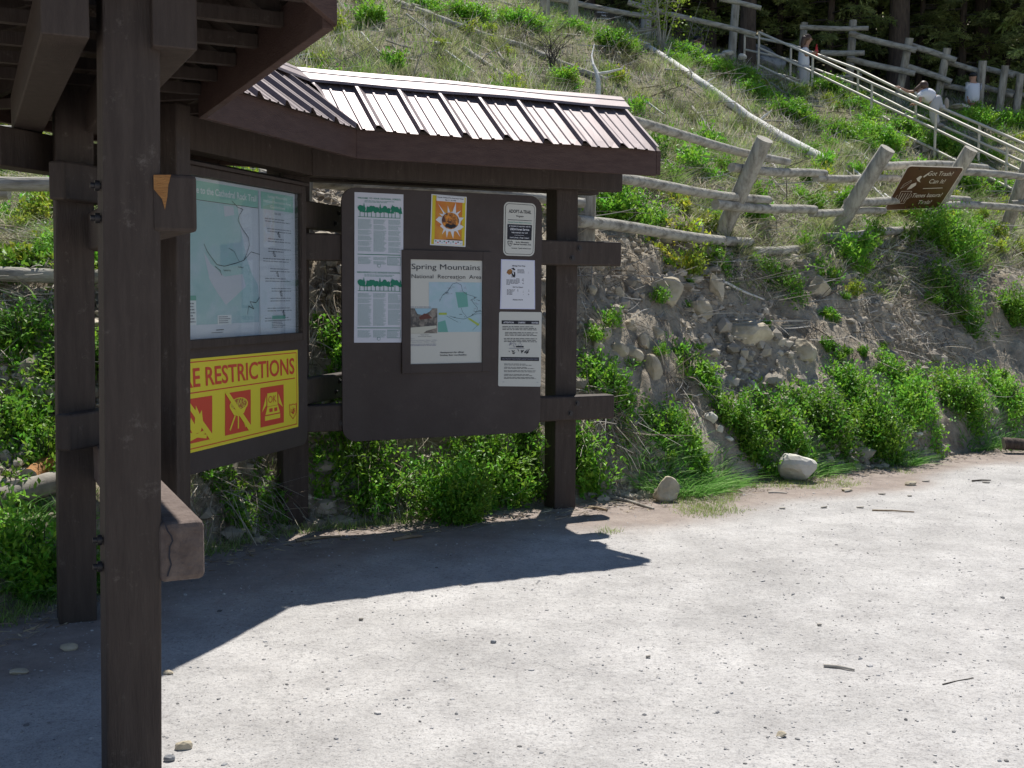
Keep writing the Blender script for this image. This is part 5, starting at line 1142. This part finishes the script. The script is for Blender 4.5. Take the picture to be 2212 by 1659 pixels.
clump(2095, 950, .2, .26, 160, "small grass clump left of the wide one by the log", 8); clump(60, 1160, .35, .42, 420, "shaded grass clump below the thick log at the left", 9); clump(120, 1230, .3, .4, 300, "grass in deep shade beside the left rear post", 10); clump(700, 950, .2, .3, 160, "pale grass in the gap under the first board's left edge", 11); clump(715, 870, .2, .35, 160, "pale long grass seen between the boards", 12); clump(60, 690, .2, .35, 200, "grey-green grass tuft under the left rail", 13); clump(150, 520, .2, .35, 160, "grey-green tuft above the left rail", 14)
# dead grass hanging in tangles and twig litter
def ribbons(P, D, L, wd, r, seg=4, curl=.5, sag=.25):
    n = len(P); S = unit(np.cross(D, r.normal(size=(n, 3)))); K = r.normal(size=(n, 3)) * curl; out = []
    for k in range(seg + 1):
        t = k / seg; Q = P + D * (L * t)[:, None] + K * (L * t * t)[:, None] * .5 - np.array([0, 0, 1.]) * (L * t * t * sag)[:, None]; w = (wd * (1 - .6 * t))[:, None] * .5; out += [Q - S * w, Q + S * w]
    V = np.stack(out, 1); base = np.arange(n)[:, None] * (2 * (seg + 1)); F_ = np.concatenate([base + np.array([[2 * k, 2 * k + 1, 2 * k + 3, 2 * k + 2]]) for k in range(seg)], 0); return V.reshape(-1, 3), F_
parts = []; r_s = random.Random(77)
def tangle(px, py, wp, hp, n, L, wd, cols, seed, down=.6, sideb=0.):
    n = int(n * (.5 if px > 1240 and py > 600 else .9))
    r = np.random.default_rng(seed); m_ = 40; ctr = [hit(px + wp * r.normal() * .3, py + hp * r.normal() * .3) for _ in range(m_)]; P = np.array(ctr)[r.integers(m_, size=n)] + r.normal(size=(n, 3)) * .07; P[:, 2] = height(P[:, 0], P[:, 1]) + r.random(n) * .06
    D = unit(r.normal(size=(n, 3)) * .7 + np.array([sideb, -.45, -down])); V, F_ = ribbons(P, D, L * r.uniform(.4, 1.2, n), wd * r.uniform(.5, 1.3, n), r)
    parts.append((V, F_, np.repeat(colset(n, r, cols, None), 10, 0)))
tw = [(.42, .37, .29), (.30, .25, .19), (.20, .16, .12), (.46, .43, .38)]
for q in [(1640, 565, 120, 70, 900, .35, .007), (1950, 560, 150, 60, 700, .4, .008), (1990, 640, 160, 90, 900, .45, .008), (2100, 600, 120, 90, 600, .35, .007), (1980, 760, 200, 110, 900, .35, .007), (2110, 800, 120, 90, 600, .3, .007), (1320, 925, 110, 60, 700, .4, .009), (1300, 960, 60, 40, 300, .35, .009), (1480, 860, 60, 50, 260, .35, .010), (1300, 560, 100, 60, 420, .3, .007),
          (1500, 400, 200, 80, 500, .3, .008), (1330, 130, 70, 40, 500, .6, .018), (1130, 75, 80, 25, 350, .5, .018), (1400, 420, 100, 40, 400, .3, .008), (700, 700, 60, 120, 500, .3, .009), (800, 1090, 160, 50, 700, .3, .007), (520, 1080, 160, 90, 700, .5, .006), (940, 1060, 200, 60, 700, .3, .006), (1770, 700, 200, 120, 600, .22, .006), (60, 680, 120, 60, 400, .3, .009), (1250, 700, 90, 200, 500, .22, .007), (1450, 700, 260, 200, 900, .2, .006), (60, 560, 120, 80, 300, .25, .008), (1720, 900, 60, 40, 200, .2, .007)]:
    tangle(*q, tw, int(q[0] + q[1]))
x, y = scatter(9000, -27, 27, 1.6, 18, 55, "u", 1.3); n = len(x); r = np.random.default_rng(5); D = unit(r.normal(size=(n, 3)) * np.array([1, 1, .15])); P = np.stack([x, y, height(x, y) + .03], 1)
V, F_ = ribbons(P, D, r.uniform(.08, .5, n) * (1 + y / 25), .009 * (.6 + y / 14) * r.uniform(.5, 1.3, n), r, curl=.3, sag=0); parts.append((V, F_, np.repeat(colset(n, r, [(.44, .41, .36), (.34, .30, .25), (.2, .16, .12)], [.45, .35, .2]), 10, 0)))
V, F_, Cc = merge(*parts); o = np_mesh("dry_twigs", V, F_, twig_m, Cc); tag(o, "tangled dead stems and twigs on the bank and slope", "twigs", kind="stuff")
for i in range(95):
    a, b = r_s.uniform(620, 2180), r_s.uniform(20, 470)
    if b < 250 and 600 < a < 1340 and b > 120: b -= 110
    if a > 1640 and b < (a - 1640) * .45 + 190: continue
    an = r_s.uniform(-.2, .9); ln = r_s.uniform(20, 95)
    log([(a, b), (a + ln * .5 * math.cos(an), b + ln * .5 * math.sin(an)), (a + ln * math.cos(an), b + ln * math.sin(an))], (r_s.uniform(3, 8), r_s.uniform(2, 4)), r_s.choice((birch, deadwood, deadwood, greypole)), "dead_stick", "pale dead stick lying in the slope grass", "stick", lift=4.5, group="dead sticks on the slope")
# leaf litter crumbs at the toe
x, y = scatter(2600, -27, 27, -.6, .5, 57, "u"); n = len(x); r = np.random.default_rng(8); D = unit(r.normal(size=(n, 3)) * np.array([1, 1, .12])); V, F_ = ribbons(np.stack([x, y, height(x, y) + .006], 1), D, r.uniform(.02, .12, n), .006 * r.uniform(.5, 1.5, n), r, curl=.2, sag=0)
o = np_mesh("litter", V, F_, twig_m, np.repeat(colset(n, r, [(.36, .28, .2), (.2, .15, .11), (.45, .38, .25)], None), 10, 0)); tag(o, "bits of dead leaf and stem along the edge of the lot", "litter", kind="stuff")

# dark bare-stemmed shrub and leafy sapling on the ridge
def sapling(px, py, h_px, spread, m, label, seed, leaves=0, lm=None, d=None, th=.75):
    P = hit(px, py) if d is None else atd(px, py, d); k = P[1] / f; r = random.Random(seed); root = empty("bare_shrub" if not leaves else "sapling", P, label, "shrub" if not leaves else "tree"); tips = []
    mb = MB()
    for i in range(7):
        top = np.array([r.uniform(-1, 1) * spread * k, r.uniform(-.3, .3), h_px * k * r.uniform(.6, 1)]); mid = top * .5 + np.array([r.uniform(-.08, .08), 0, 0]); mb.tube([(0, 0, -.1), mid, top], [.028 * th, .018 * th, .006], m, 6); tips += [mid, top]
        for _ in range(5):
            t = r.uniform(.35, 1); b = mid + (top - mid) * (t - .3) / .7; e = b + np.array([r.uniform(-.4, .4), r.uniform(-.2, .2), r.uniform(-.05, .35)]); mb.tube([b, (b + e) / 2 + np.array([0, 0, .03]), e], [.010 * th, .007 * th, .003], m, 4, cap=False); tips.append(e)
    o = mb.build("trunk"); o.parent = root
    if leaves:
        rr_ = np.random.default_rng(seed); T_ = np.array(tips)[rr_.integers(len(tips), size=leaves)] + rr_.normal(size=(leaves, 3)) * .10; V, F_ = leaf_quads(T_, unit(rr_.normal(size=(leaves, 3))), .07 * rr_.uniform(.6, 1.2, leaves), .055 * np.ones(leaves), rr_)
        o = np_mesh("foliage", V, F_, lm, np.repeat(rr_.uniform(.7, 1.2, (leaves, 1)) * np.ones((1, 3)), 4, 0)); o.parent = root
sapling(1190, 158, 66, 22, darktwig, "dark bare shrub standing before the longest log", 2)
sapling(1430, 110, 130, 45, deadwood, "half-bare sapling with small yellow leaves across the ridge fence", 3, 700, yleaf_m, th=.9)
sapling(1510, 118, 70, 25, deadwood, "thin yellow-leaved sapling behind the seated person", 4, 380, yleaf_m, d=29.3)

# ------------------------------------------------------------------ conifers
def conifer(seed, H=13., r0=.24, first=1.6, nb=120, spread=2.3):
    r = np.random.default_rng(seed); mb = MB(); hs = np.linspace(-.4, H, 12); mb.tube([(math.sin(h * .4 + seed) * .05, 0, h) for h in hs], [r0 * (1 - .93 * max(h, 0) / H) + (.06 if h < .3 else 0) for h in hs], bark, 12, wob=.14)
    P, D, L, Wd, T = [], [], [], [], []
    for i in range(nb):
        h = first + (H - first) * (i / nb) ** .95; a = r.random() * 6.283; ln = spread * (1 - h / H) ** .7 * r.uniform(.5, 1.15) + .25; dr = r.uniform(.15, .5)
        dirh = np.array([math.cos(a), math.sin(a), 0]); base = np.array([0, 0, h]); pts = [base + dirh * ln * t + np.array([0, 0, .12 * ln * t - dr * ln * t * t]) for t in (0, .35, .7, 1)]
        mb.tube(pts, [.035, .022, .012, .004], darktwig, 4, cap=False)
        n = int(34 * ln + 16); tone = r.uniform(.55, 1.35)
        for _ in range(n):
            t = r.uniform(.18, 1) ** .8; c = base + dirh * ln * t + np.array([0, 0, .12 * ln * t - dr * ln * t * t]); sd_ = np.array([-dirh[1], dirh[0], 0]) * r.choice([-1, 1]); dd = unit(dirh * r.uniform(.2, 1) + sd_ * r.uniform(.2, 1.1) + np.array([0, 0, r.uniform(-.7, .25)]))
            P.append(c + r.normal(size=3) * .04); D.append(dd); L.append(r.uniform(.16, .42) * (1.1 - .5 * t)); Wd.append(r.uniform(.045, .10)); T.append(tone * r.uniform(.6, 1.4))
    P, D = np.array(P), np.array(D); V, F_ = leaf_quads(P, D, np.array(L), np.array(Wd), r); T = np.array(T)
    # each spray is broken into thin fingers
    P2 = np.repeat(P, 3, 0) + np.repeat(D * np.array(L)[:, None], 3, 0) * r.uniform(.1, .8, (3 * len(P), 1)); D2 = unit(np.repeat(D, 3, 0) + r.normal(size=(3 * len(P), 3)) * .6); V2, F2 = leaf_quads(P2, D2, np.repeat(np.array(L), 3) * .45, np.full(len(P2), .028), r)
    Cc = np.concatenate([np.repeat(T, 4), np.repeat(np.repeat(T, 3) * 1.25, 4)])[:, None] * np.ones((1, 3)); return mb, np.concatenate([V, V2]), np.concatenate([F_, F2 + len(V)]), Cc
TP = []
for i, (H, r0, fi, nb, sp) in enumerate(((14, .25, 2.6, 130, 2.3), (12, .18, 1.3, 130, 2.1), (16, .34, 3.6, 130, 2.7), (9, .12, .5, 120, 1.8))):
    mb, V, F_, Cc = conifer(700 + i, H, r0, fi, nb, sp); t_ = mb.build("trunk"); c_ = np_mesh("crown", V, F_, needle_m, Cc); TP.append((t_, c_))
used = set()
def tree(x, y, k, rot, s, label=None, z=None):
    z = zt(x, y) if z is None else z; root = empty("conifer_tree", (x, y, z - .1), label or "dark conifer standing in the woods behind the rear fence", "tree", "conifers in the woods beyond the slope" if not label else None); root.rotation_euler = (0, 0, rot); root.scale = (s, s, s)
    for src in TP[k]:
        o = src
        if k in used: o = src.copy(); COL.objects.link(o)
        o.parent = root
    used.add(k)
def tpx(px, d): v = ray(px, 200); return float(v[0] / v[1] * d)
for px, d, k, s, lab in ((1935, 32.5, 2, .95, "thickest conifer, its reddish trunk behind the rear fence"), (1612, 30.5, 0, .95, "conifer whose dark trunk stands right behind the ridge fence's last post"), (1842, 34.5, 0, .9, "slim-trunked conifer behind the first post of the rear fence"), (2115, 34, 2, .8, "large conifer behind the person in a cap"), (2215, 33, 1, 1.0, "conifer with low boughs at the right edge"),
                         (1745, 36, 1, 1.0, "bushy conifer behind the standing girl"), (1530, 33, 1, .9, "bushy conifer left of the ridge fence's last post"), (1395, 31, 0, .8, "conifer trunk rising at the middle of the ridge fence"), (2020, 36, 1, 1.05, "bushy conifer behind the bending girl"), (1270, 32.5, 1, .8, "small conifer at the left end of the woods")):
    tree(tpx(px, d), d, k, px * .7, s, lab)
r = random.Random(12); cnt = 0
for d in (37, 41, 46, 52, 59):
    px = 1130 - (d - 37) * 6
    while px < 2420:
        dd = d + r.uniform(-1.6, 1.6); tree(tpx(px, dd), dd, r.choice((0, 1, 1, 2, 3)), r.random() * 6.28, r.uniform(.85, 1.25)); px += 2430 / d * r.uniform(1.5, 2.5) 
for px, d in ((1460, 32), (1680, 34.5), (1790, 33), (1895, 35.5), (1985, 34), (2075, 33.5), (2170, 35), (1330, 33.5), (1575, 35), (1190, 34.5), (2260, 31), (1230, 37), (1500, 36)): tree(tpx(px, d), d, 3, px, r.uniform(.75, 1.1))
for px, d in ((1000, 44), (860, 47), (700, 52), (500, 50), (2550, 38), (2750, 42), (2400, 34)): tree(tpx(px, d), d, 1, px, 1.1)

# ------------------------------------------------------------------ people
skin_m = mat("skin", (.42, .235, .16), .6, spec=.3); shirt_w = mat("white_shirt", (.70, .70, .74), .85, bump=.4, bscale=20); shirt_p = mat("pink_shirt", (.50, .26, .38), .85); pants_m = mat("pale_trousers", (.46, .45, .45), .85, bump=.3, bscale=18)
hair_m = mat("brown_hair", (.045, .022, .014), .5, (.11, .055, .03), 40, stretch=(4, 4, 1)); cap_m = mat("black_cap", (.012, .012, .014), .6); shoe_m = mat("grey_shoe", (.25, .23, .22), .7); sole_m = mat("tan_sole", (.36, .31, .25), .8); red_m = mat("red_bottle", (.50, .02, .015), .35)
dark_pants = mat("dark_trousers", (.05, .05, .06), .8); eye_m = plain("eye_dark", (.01, .008, .008)); lip_m = plain("lips", (.28, .09, .08))
def skinmesh(name, nodes, edges, m, parent, root=0, sub=2):
    me = bpy.data.meshes.new(name); me.from_pydata([tuple(n[:3]) for n in nodes], edges, []); me.materials.append(m); o = bpy.data.objects.new(name, me); COL.objects.link(o)
    o.parent = parent; mo = o.modifiers.new("skin", 'SKIN'); mo.use_smooth_shade = True
    g_ = 1.38 if name in ('shirt', 'trousers') else 1.15
    for v, n in zip(me.skin_vertices[0].data, nodes): v.radius = (n[3] * g_, (n[3] if len(n) < 5 else n[4]) * g_)
    for v in me.skin_vertices[0].data: v.use_root = False
    me.skin_vertices[0].data[root].use_root = True
    s_ = o.modifiers.new("sub", 'SUBSURF'); s_.levels = sub; s_.render_levels = sub
    return o
def ell(mb, c, r, m, n=14, rot=None):
    vs = []; fs = []
    for i in range(n + 1):
        th = math.pi * i / n
        for j in range(n): ph = 2 * math.pi * j / n; q = np.array([r[0] * math.sin(th) * math.cos(ph), r[1] * math.sin(th) * math.sin(ph), r[2] * math.cos(th)]); vs.append((rot @ q if rot is not None else q) + c)
    for i in range(n):
        for j in range(n): fs.append((i * n + j, i * n + (j + 1) % n, (i + 1) * n + (j + 1) % n, (i + 1) * n + j))
    mb.add(vs, fs, m, True)
def head_parts(parent, c, fwd, r, hair=None, upv=(0, 0, 1), cap=None):
    """small facial features plus hair on a head centred at c (local), looking along fwd"""
    fw = unit(np.array(fwd, float)); up_ = np.array(upv, float); up_ = unit(up_ - fw * (up_ @ fw)); sd_ = np.cross(fw, up_); Rm = np.stack([fw, sd_, up_], 1)
    for nm, pos, rad, mm in (("eye", (.86, .34, .08), (.08, .10, .06), eye_m), ("eye", (.86, -.34, .08), (.08, .10, .06), eye_m), ("nose", (1.0, 0, -.15), (.16, .11, .17), skin_m), ("mouth", (.88, 0, -.46), (.08, .22, .05), lip_m), ("ear", (-.02, .86, -.05), (.14, .08, .2), skin_m), ("ear", (-.02, -.86, -.05), (.14, .08, .2), skin_m)):
        mb = MB(); ell(mb, c + Rm @ (np.array(pos) * r), np.array(rad) * r, mm, 8, Rm); o = mb.build(nm); o.parent = parent
    if hair is not None:
        mb = MB(); ell(mb, c + Rm @ np.array([-.17, 0, .16]) * r, np.array([1.02, 1.06, 1.14]) * r, hair, 14, Rm); o = mb.build("hair"); o.parent = parent
    if cap is not None:
        mb = MB(); ell(mb, c + Rm @ np.array([-.05, 0, .42]) * r, np.array([1.12, 1.08, .82]) * r, cap, 14, Rm); ell(mb, c + Rm @ np.array([.95, 0, .42]) * r, np.array([.65, .8, .08]) * r, cap, 10, Rm); o = mb.build("cap"); o.parent = parent
def hand(parent, wrist, dirv, normal, s=1.):
    """palm with four fingers and a thumb, slightly curled"""
    d = unit(np.array(dirv, float)); n = unit(np.array(normal, float) - d * (np.array(normal) @ d)); sd_ = np.cross(n, d)
    nodes = [(*wrist, .022 * s), (*(wrist + d * .035 * s), .026 * s), (*(wrist + d * .065 * s), .026 * s)]; edges = [(0, 1), (1, 2)]
    for i, ln in enumerate((.058, .066, .060, .046)):
        b = wrist + d * .075 * s + sd_ * (i - 1.5) * .018 * s; k = len(nodes); nodes += [(*b, .009 * s), (*(b + d * ln * .55 * s + n * .008 * s), .0085 * s), (*(b + d * ln * .8 * s + n * .030 * s), .007 * s)]; edges += [(2, k), (k, k + 1), (k + 1, k + 2)]
    k = len(nodes); b = wrist + d * .03 * s - sd_ * .028 * s; nodes += [(*b, .011 * s), (*(b + d * .03 * s - sd_ * .02 * s + n * .01 * s), .009 * s), (*(b + d * .05 * s - sd_ * .022 * s + n * .03 * s), .008 * s)]; edges += [(1, k), (k, k + 1), (k + 1, k + 2)]
    return skinmesh("hand", nodes, edges, skin_m, parent, 0, 1)
def mkp(fn, d, org):
    def f_(x, y, dd=0.): P = atd(*fn(x, y), d + dd); return P - org
    return f_
def N(p, r, r2=None): return (*p, r) if r2 is None else (*p, r, r2)

# standing girl -----------------------------------------------------
D1 = 27.45; o1 = atd(*G(425, 728), D1); p1 = empty("person", o1, "girl in white shirt and pale trousers standing at the handrail with a red bottle", "person"); q = mkp(G, D1, o1)
hd = q(466, 316)
body = [N(q(437, 560), .10, .085), N(q(436, 500), .085, .075), N(q(432, 430), .095, .08), N(q(440, 388), .075, .06), N(q(455, 368), .038), N(hd, .083, .092), N(hd + np.array([.01, 0, .05]), .075, .08),
        N(q(425, 565, -.08), .062), N(q(428, 645, -.08), .045), N(q(420, 712, -.08), .03), N(q(448, 565, .08), .062), N(q(448, 642, .08), .045), N(q(440, 708, .08), .03),
        N(q(440, 396, -.13), .038), N(q(448, 452, -.16), .028), N(q(500, 432, -.14), .022), N(q(450, 396, .12), .036), N(q(462, 450, .14), .027), N(q(510, 425, .05), .021)]
skinmesh("body", body, [(0, 1), (1, 2), (2, 3), (3, 4), (4, 5), (5, 6), (0, 7), (7, 8), (8, 9), (0, 10), (10, 11), (11, 12), (3, 13), (13, 14), (14, 15), (3, 16), (16, 17), (17, 18)], skin_m, p1)
skinmesh("shirt", [N(q(432, 562), .13, .11), N(q(430, 490), .125, .10), N(q(428, 425), .118, .092), N(q(446, 374), .085, .07), N(q(438, 396, -.13), .052), N(q(444, 436, -.155), .047), N(q(450, 396, .12), .05), N(q(458, 434, .135), .045)], [(0, 1), (1, 2), (2, 3), (3, 4), (4, 5), (3, 6), (6, 7)], shirt_w, p1)
skinmesh("trousers", [N(q(436, 520), .11, .10), N(q(436, 568), .115, .10), N(q(424, 575, -.08), .075), N(q(428, 645, -.08), .068), N(q(418, 735, -.08), .066), N(q(449, 575, .08), .075), N(q(448, 642, .08), .066), N(q(440, 730, .08), .064)], [(0, 1), (1, 2), (2, 3), (3, 4), (1, 5), (5, 6), (6, 7)], pants_m, p1)
skinmesh("long_hair", [N(q(452, 298), .095), N(q(436, 320), .075), N(q(424, 352), .06), N(q(420, 392), .035)], [(0, 1), (1, 2), (2, 3)], hair_m, p1)
head_parts(p1, hd, (1, -.35, -.1), .092, hair_m)
for a in ((418, 722, -.08), (442, 718, .08)):
    mb = MB(); ell(mb, q(*a) + np.array([.05, -.02, .0]), (.11, .045, .04), shoe_m); o = mb.build("shoe"); o.parent = p1
hand(p1, q(500, 432, -.14), (.9, .1, .15), (0, .8, .3)); hand(p1, q(510, 425, .05), (.7, -.5, .1), (0, -.8, .3))
bo = atd(*G(532, 452), D1 - .06); mb = MB(); hs = [(0, .0), (.005, .030), (.10, .032), (.125, .029), (.15, .032), (.20, .028), (.225, .015), (.25, .014), (.26, .016), (.275, .016), (.276, .0)]
vs = [(r_ * math.cos(j / 14 * 6.283), r_ * math.sin(j / 14 * 6.283), z) for z, r_ in hs for j in range(14)]; mb.add(vs, [(i * 14 + j, i * 14 + (j + 1) % 14, (i + 1) * 14 + (j + 1) % 14, (i + 1) * 14 + j) for i in range(len(hs) - 1) for j in range(14)], red_m, True)
o = mb.build("water_bottle"); o.location = bo; tag(o, "red water bottle in the standing girl's hands", "bottle")

# bending girl ------------------------------------------------------
D2 = 24.45; o2 = atd(*G(1523, 1018), D2); p2 = empty("person", o2, "girl in white shirt and pale trousers bending over the handrail with one foot up", "person"); q = mkp(G, D2, o2)
hd = q(1398, 700)
body = [N(q(1490, 815), .10, .095), N(q(1450, 780), .095), N(q(1400, 755), .09), N(q(1362, 745), .07), N(q(1375, 722), .04), N(hd, .085, .09), N(hd + np.array([0, 0, .045]), .075),
        N(q(1478, 840, -.06), .075), N(q(1478, 920, -.05), .05), N(q(1500, 998, -.02), .032), N(q(1515, 815, .07), .07), N(q(1528, 880, .18), .05), N(q(1570, 862, .32), .03),
        N(q(1352, 742, .12), .036), N(q(1275, 742, .2), .027), N(q(1215, 712, .22), .02), N(q(1372, 765, -.12), .036), N(q(1375, 822, -.16), .027), N(q(1332, 848, -.12), .02)]
E_ = [(0, 1), (1, 2), (2, 3), (3, 4), (4, 5), (5, 6), (0, 7), (7, 8), (8, 9), (0, 10), (10, 11), (11, 12), (3, 13), (13, 14), (14, 15), (3, 16), (16, 17), (17, 18)]
skinmesh("body", body, E_, skin_m, p2)
skinmesh("shirt", [N(q(1488, 808), .125), N(q(1425, 768), .125, .125), N(q(1372, 748), .10, .10), N(q(1350, 742, .12), .052), N(q(1325, 742, .15), .044), N(q(1372, 768, -.12), .052), N(q(1374, 795, -.14), .045)], [(0, 1), (1, 2), (2, 3), (3, 4), (2, 5), (5, 6)], shirt_w, p2)
skinmesh("trousers", [N(q(1462, 795), .115), N(q(1495, 820), .125), N(q(1480, 850, -.06), .088), N(q(1480, 920, -.05), .075), N(q(1502, 1012, -.02), .068), N(q(1516, 825, .07), .085), N(q(1528, 880, .18), .062), N(q(1562, 866, .3), .052)], [(0, 1), (1, 2), (2, 3), (3, 4), (1, 5), (5, 6), (6, 7)], pants_m, p2)
skinmesh("long_hair", [N(q(1408, 685), .09), N(q(1372, 702), .055), N(q(1335, 725), .035), N(q(1318, 742), .02)], [(0, 1), (1, 2), (2, 3)], hair_m, p2)
head_parts(p2, hd, (-.5, .75, -.35), .092, hair_m)
mb = MB(); ell(mb, q(1586, 838, .34), (.052, .045, .125), sole_m); o = mb.build("shoe"); o.parent = p2
mb = MB(); ell(mb, q(1520, 1012, -.02), (.12, .05, .045), shoe_m); o = mb.build("shoe"); o.parent = p2
hand(p2, q(1215, 712, .22), (-.85, .1, .35), (0, .3, -.9)); hand(p2, q(1332, 848, -.12), (-.8, -.2, .1), (0, -.2, -.9))

# man in a cap behind the rear fence ---------------------------------
D3 = 29.6; o3 = atd(*G(1790, 985), D3); p3_ = empty("person", o3, "man in black cap and loose white shirt standing behind the rear fence", "person"); q = mkp(G, D3, o3)
hd = q(1798, 622)
body = [N(q(1795, 800), .13, .11), N(q(1797, 740), .12, .10), N(q(1800, 680), .13, .10), N(q(1798, 655), .05), N(hd, .09, .10), N(hd + np.array([0, 0, .05]), .08), N(q(1780, 890), .07), N(q(1780, 970), .045), N(q(1812, 890), .07), N(q(1812, 970), .045), N(q(1770, 690), .045), N(q(1758, 750), .035), N(q(1762, 800, -.1), .028), N(q(1832, 690), .045), N(q(1838, 750), .035), N(q(1830, 800, -.1), .028)]
skinmesh("body", body, [(0, 1), (1, 2), (2, 3), (3, 4), (4, 5), (0, 6), (6, 7), (0, 8), (8, 9), (2, 10), (10, 11), (11, 12), (2, 13), (13, 14), (14, 15)], skin_m, p3_)
skinmesh("shirt", [N(q(1792, 850), .175, .15), N(q(1795, 750), .155, .13), N(q(1800, 660), .14, .11), N(q(1768, 682), .065), N(q(1757, 740), .06), N(q(1834, 690), .065), N(q(1840, 740), .06)], [(0, 1), (1, 2), (2, 3), (3, 4), (2, 5), (5, 6)], shirt_w, p3_)
skinmesh("trousers", [N(q(1795, 830), .14), N(q(1780, 890), .085), N(q(1780, 975), .07), N(q(1812, 890), .085), N(q(1812, 975), .07)], [(0, 1), (1, 2), (0, 3), (3, 4)], pants_m, p3_)
head_parts(p3_, hd, (-.7, -.7, -.1), .095, None, cap=cap_m); hand(p3_, q(1762, 800, -.1), (0, -.1, -1), (1, 0, 0)); hand(p3_, q(1830, 800, -.1), (0, -.1, -1), (-1, 0, 0))

# seated person in pink ----------------------------------------------
D4 = 29.0; o4 = atd(*zu(1608, 520), D4); p4_ = empty("person", o4, "person in a pink shirt and dark hat sitting behind the pale stones", "person"); q = mkp(zu, D4, o4)
hd = q(1582, 345)
body = [N(q(1608, 500), .12), N(q(1606, 450), .11), N(q(1600, 400), .11, .09), N(q(1590, 378), .045), N(hd, .085, .095), N(hd + np.array([0, 0, .05]), .075), N(q(1570, 510, -.35), .06), N(q(1560, 540, -.45), .04), N(q(1640, 510, -.3), .06), N(q(1645, 545, -.4), .04), N(q(1578, 410, -.1), .04), N(q(1575, 460, -.2), .03), N(q(1560, 490, -.3), .024), N(q(1626, 410, .05), .04), N(q(1635, 460, -.05), .03), N(q(1622, 500, -.2), .024)]
skinmesh("body", body, [(0, 1), (1, 2), (2, 3), (3, 4), (4, 5), (0, 6), (6, 7), (0, 8), (8, 9), (2, 10), (10, 11), (11, 12), (2, 13), (13, 14), (14, 15)], skin_m, p4_)
skinmesh("shirt", [N(q(1608, 490), .14), N(q(1606, 440), .135), N(q(1602, 405), .12), N(q(1578, 408, -.1), .058), N(q(1576, 440, -.15), .052), N(q(1626, 408, .05), .058), N(q(1634, 440, 0), .052)], [(0, 1), (1, 2), (2, 3), (3, 4), (2, 5), (5, 6)], shirt_p, p4_)
skinmesh("trousers", [N(q(1608, 510), .13), N(q(1570, 512, -.35), .075), N(q(1560, 550, -.45), .06), N(q(1640, 512, -.3), .075), N(q(1645, 555, -.4), .06)], [(0, 1), (1, 2), (0, 3), (3, 4)], dark_pants, p4_)
head_parts(p4_, hd, (-.8, -.5, -.15), .092, hair_m, cap=cap_m); hand(p4_, q(1560, 490, -.3), (-.5, -.6, -.3), (0, 0, -1)); hand(p4_, q(1622, 500, -.2), (-.6, -.6, -.2), (0, 0, -1))
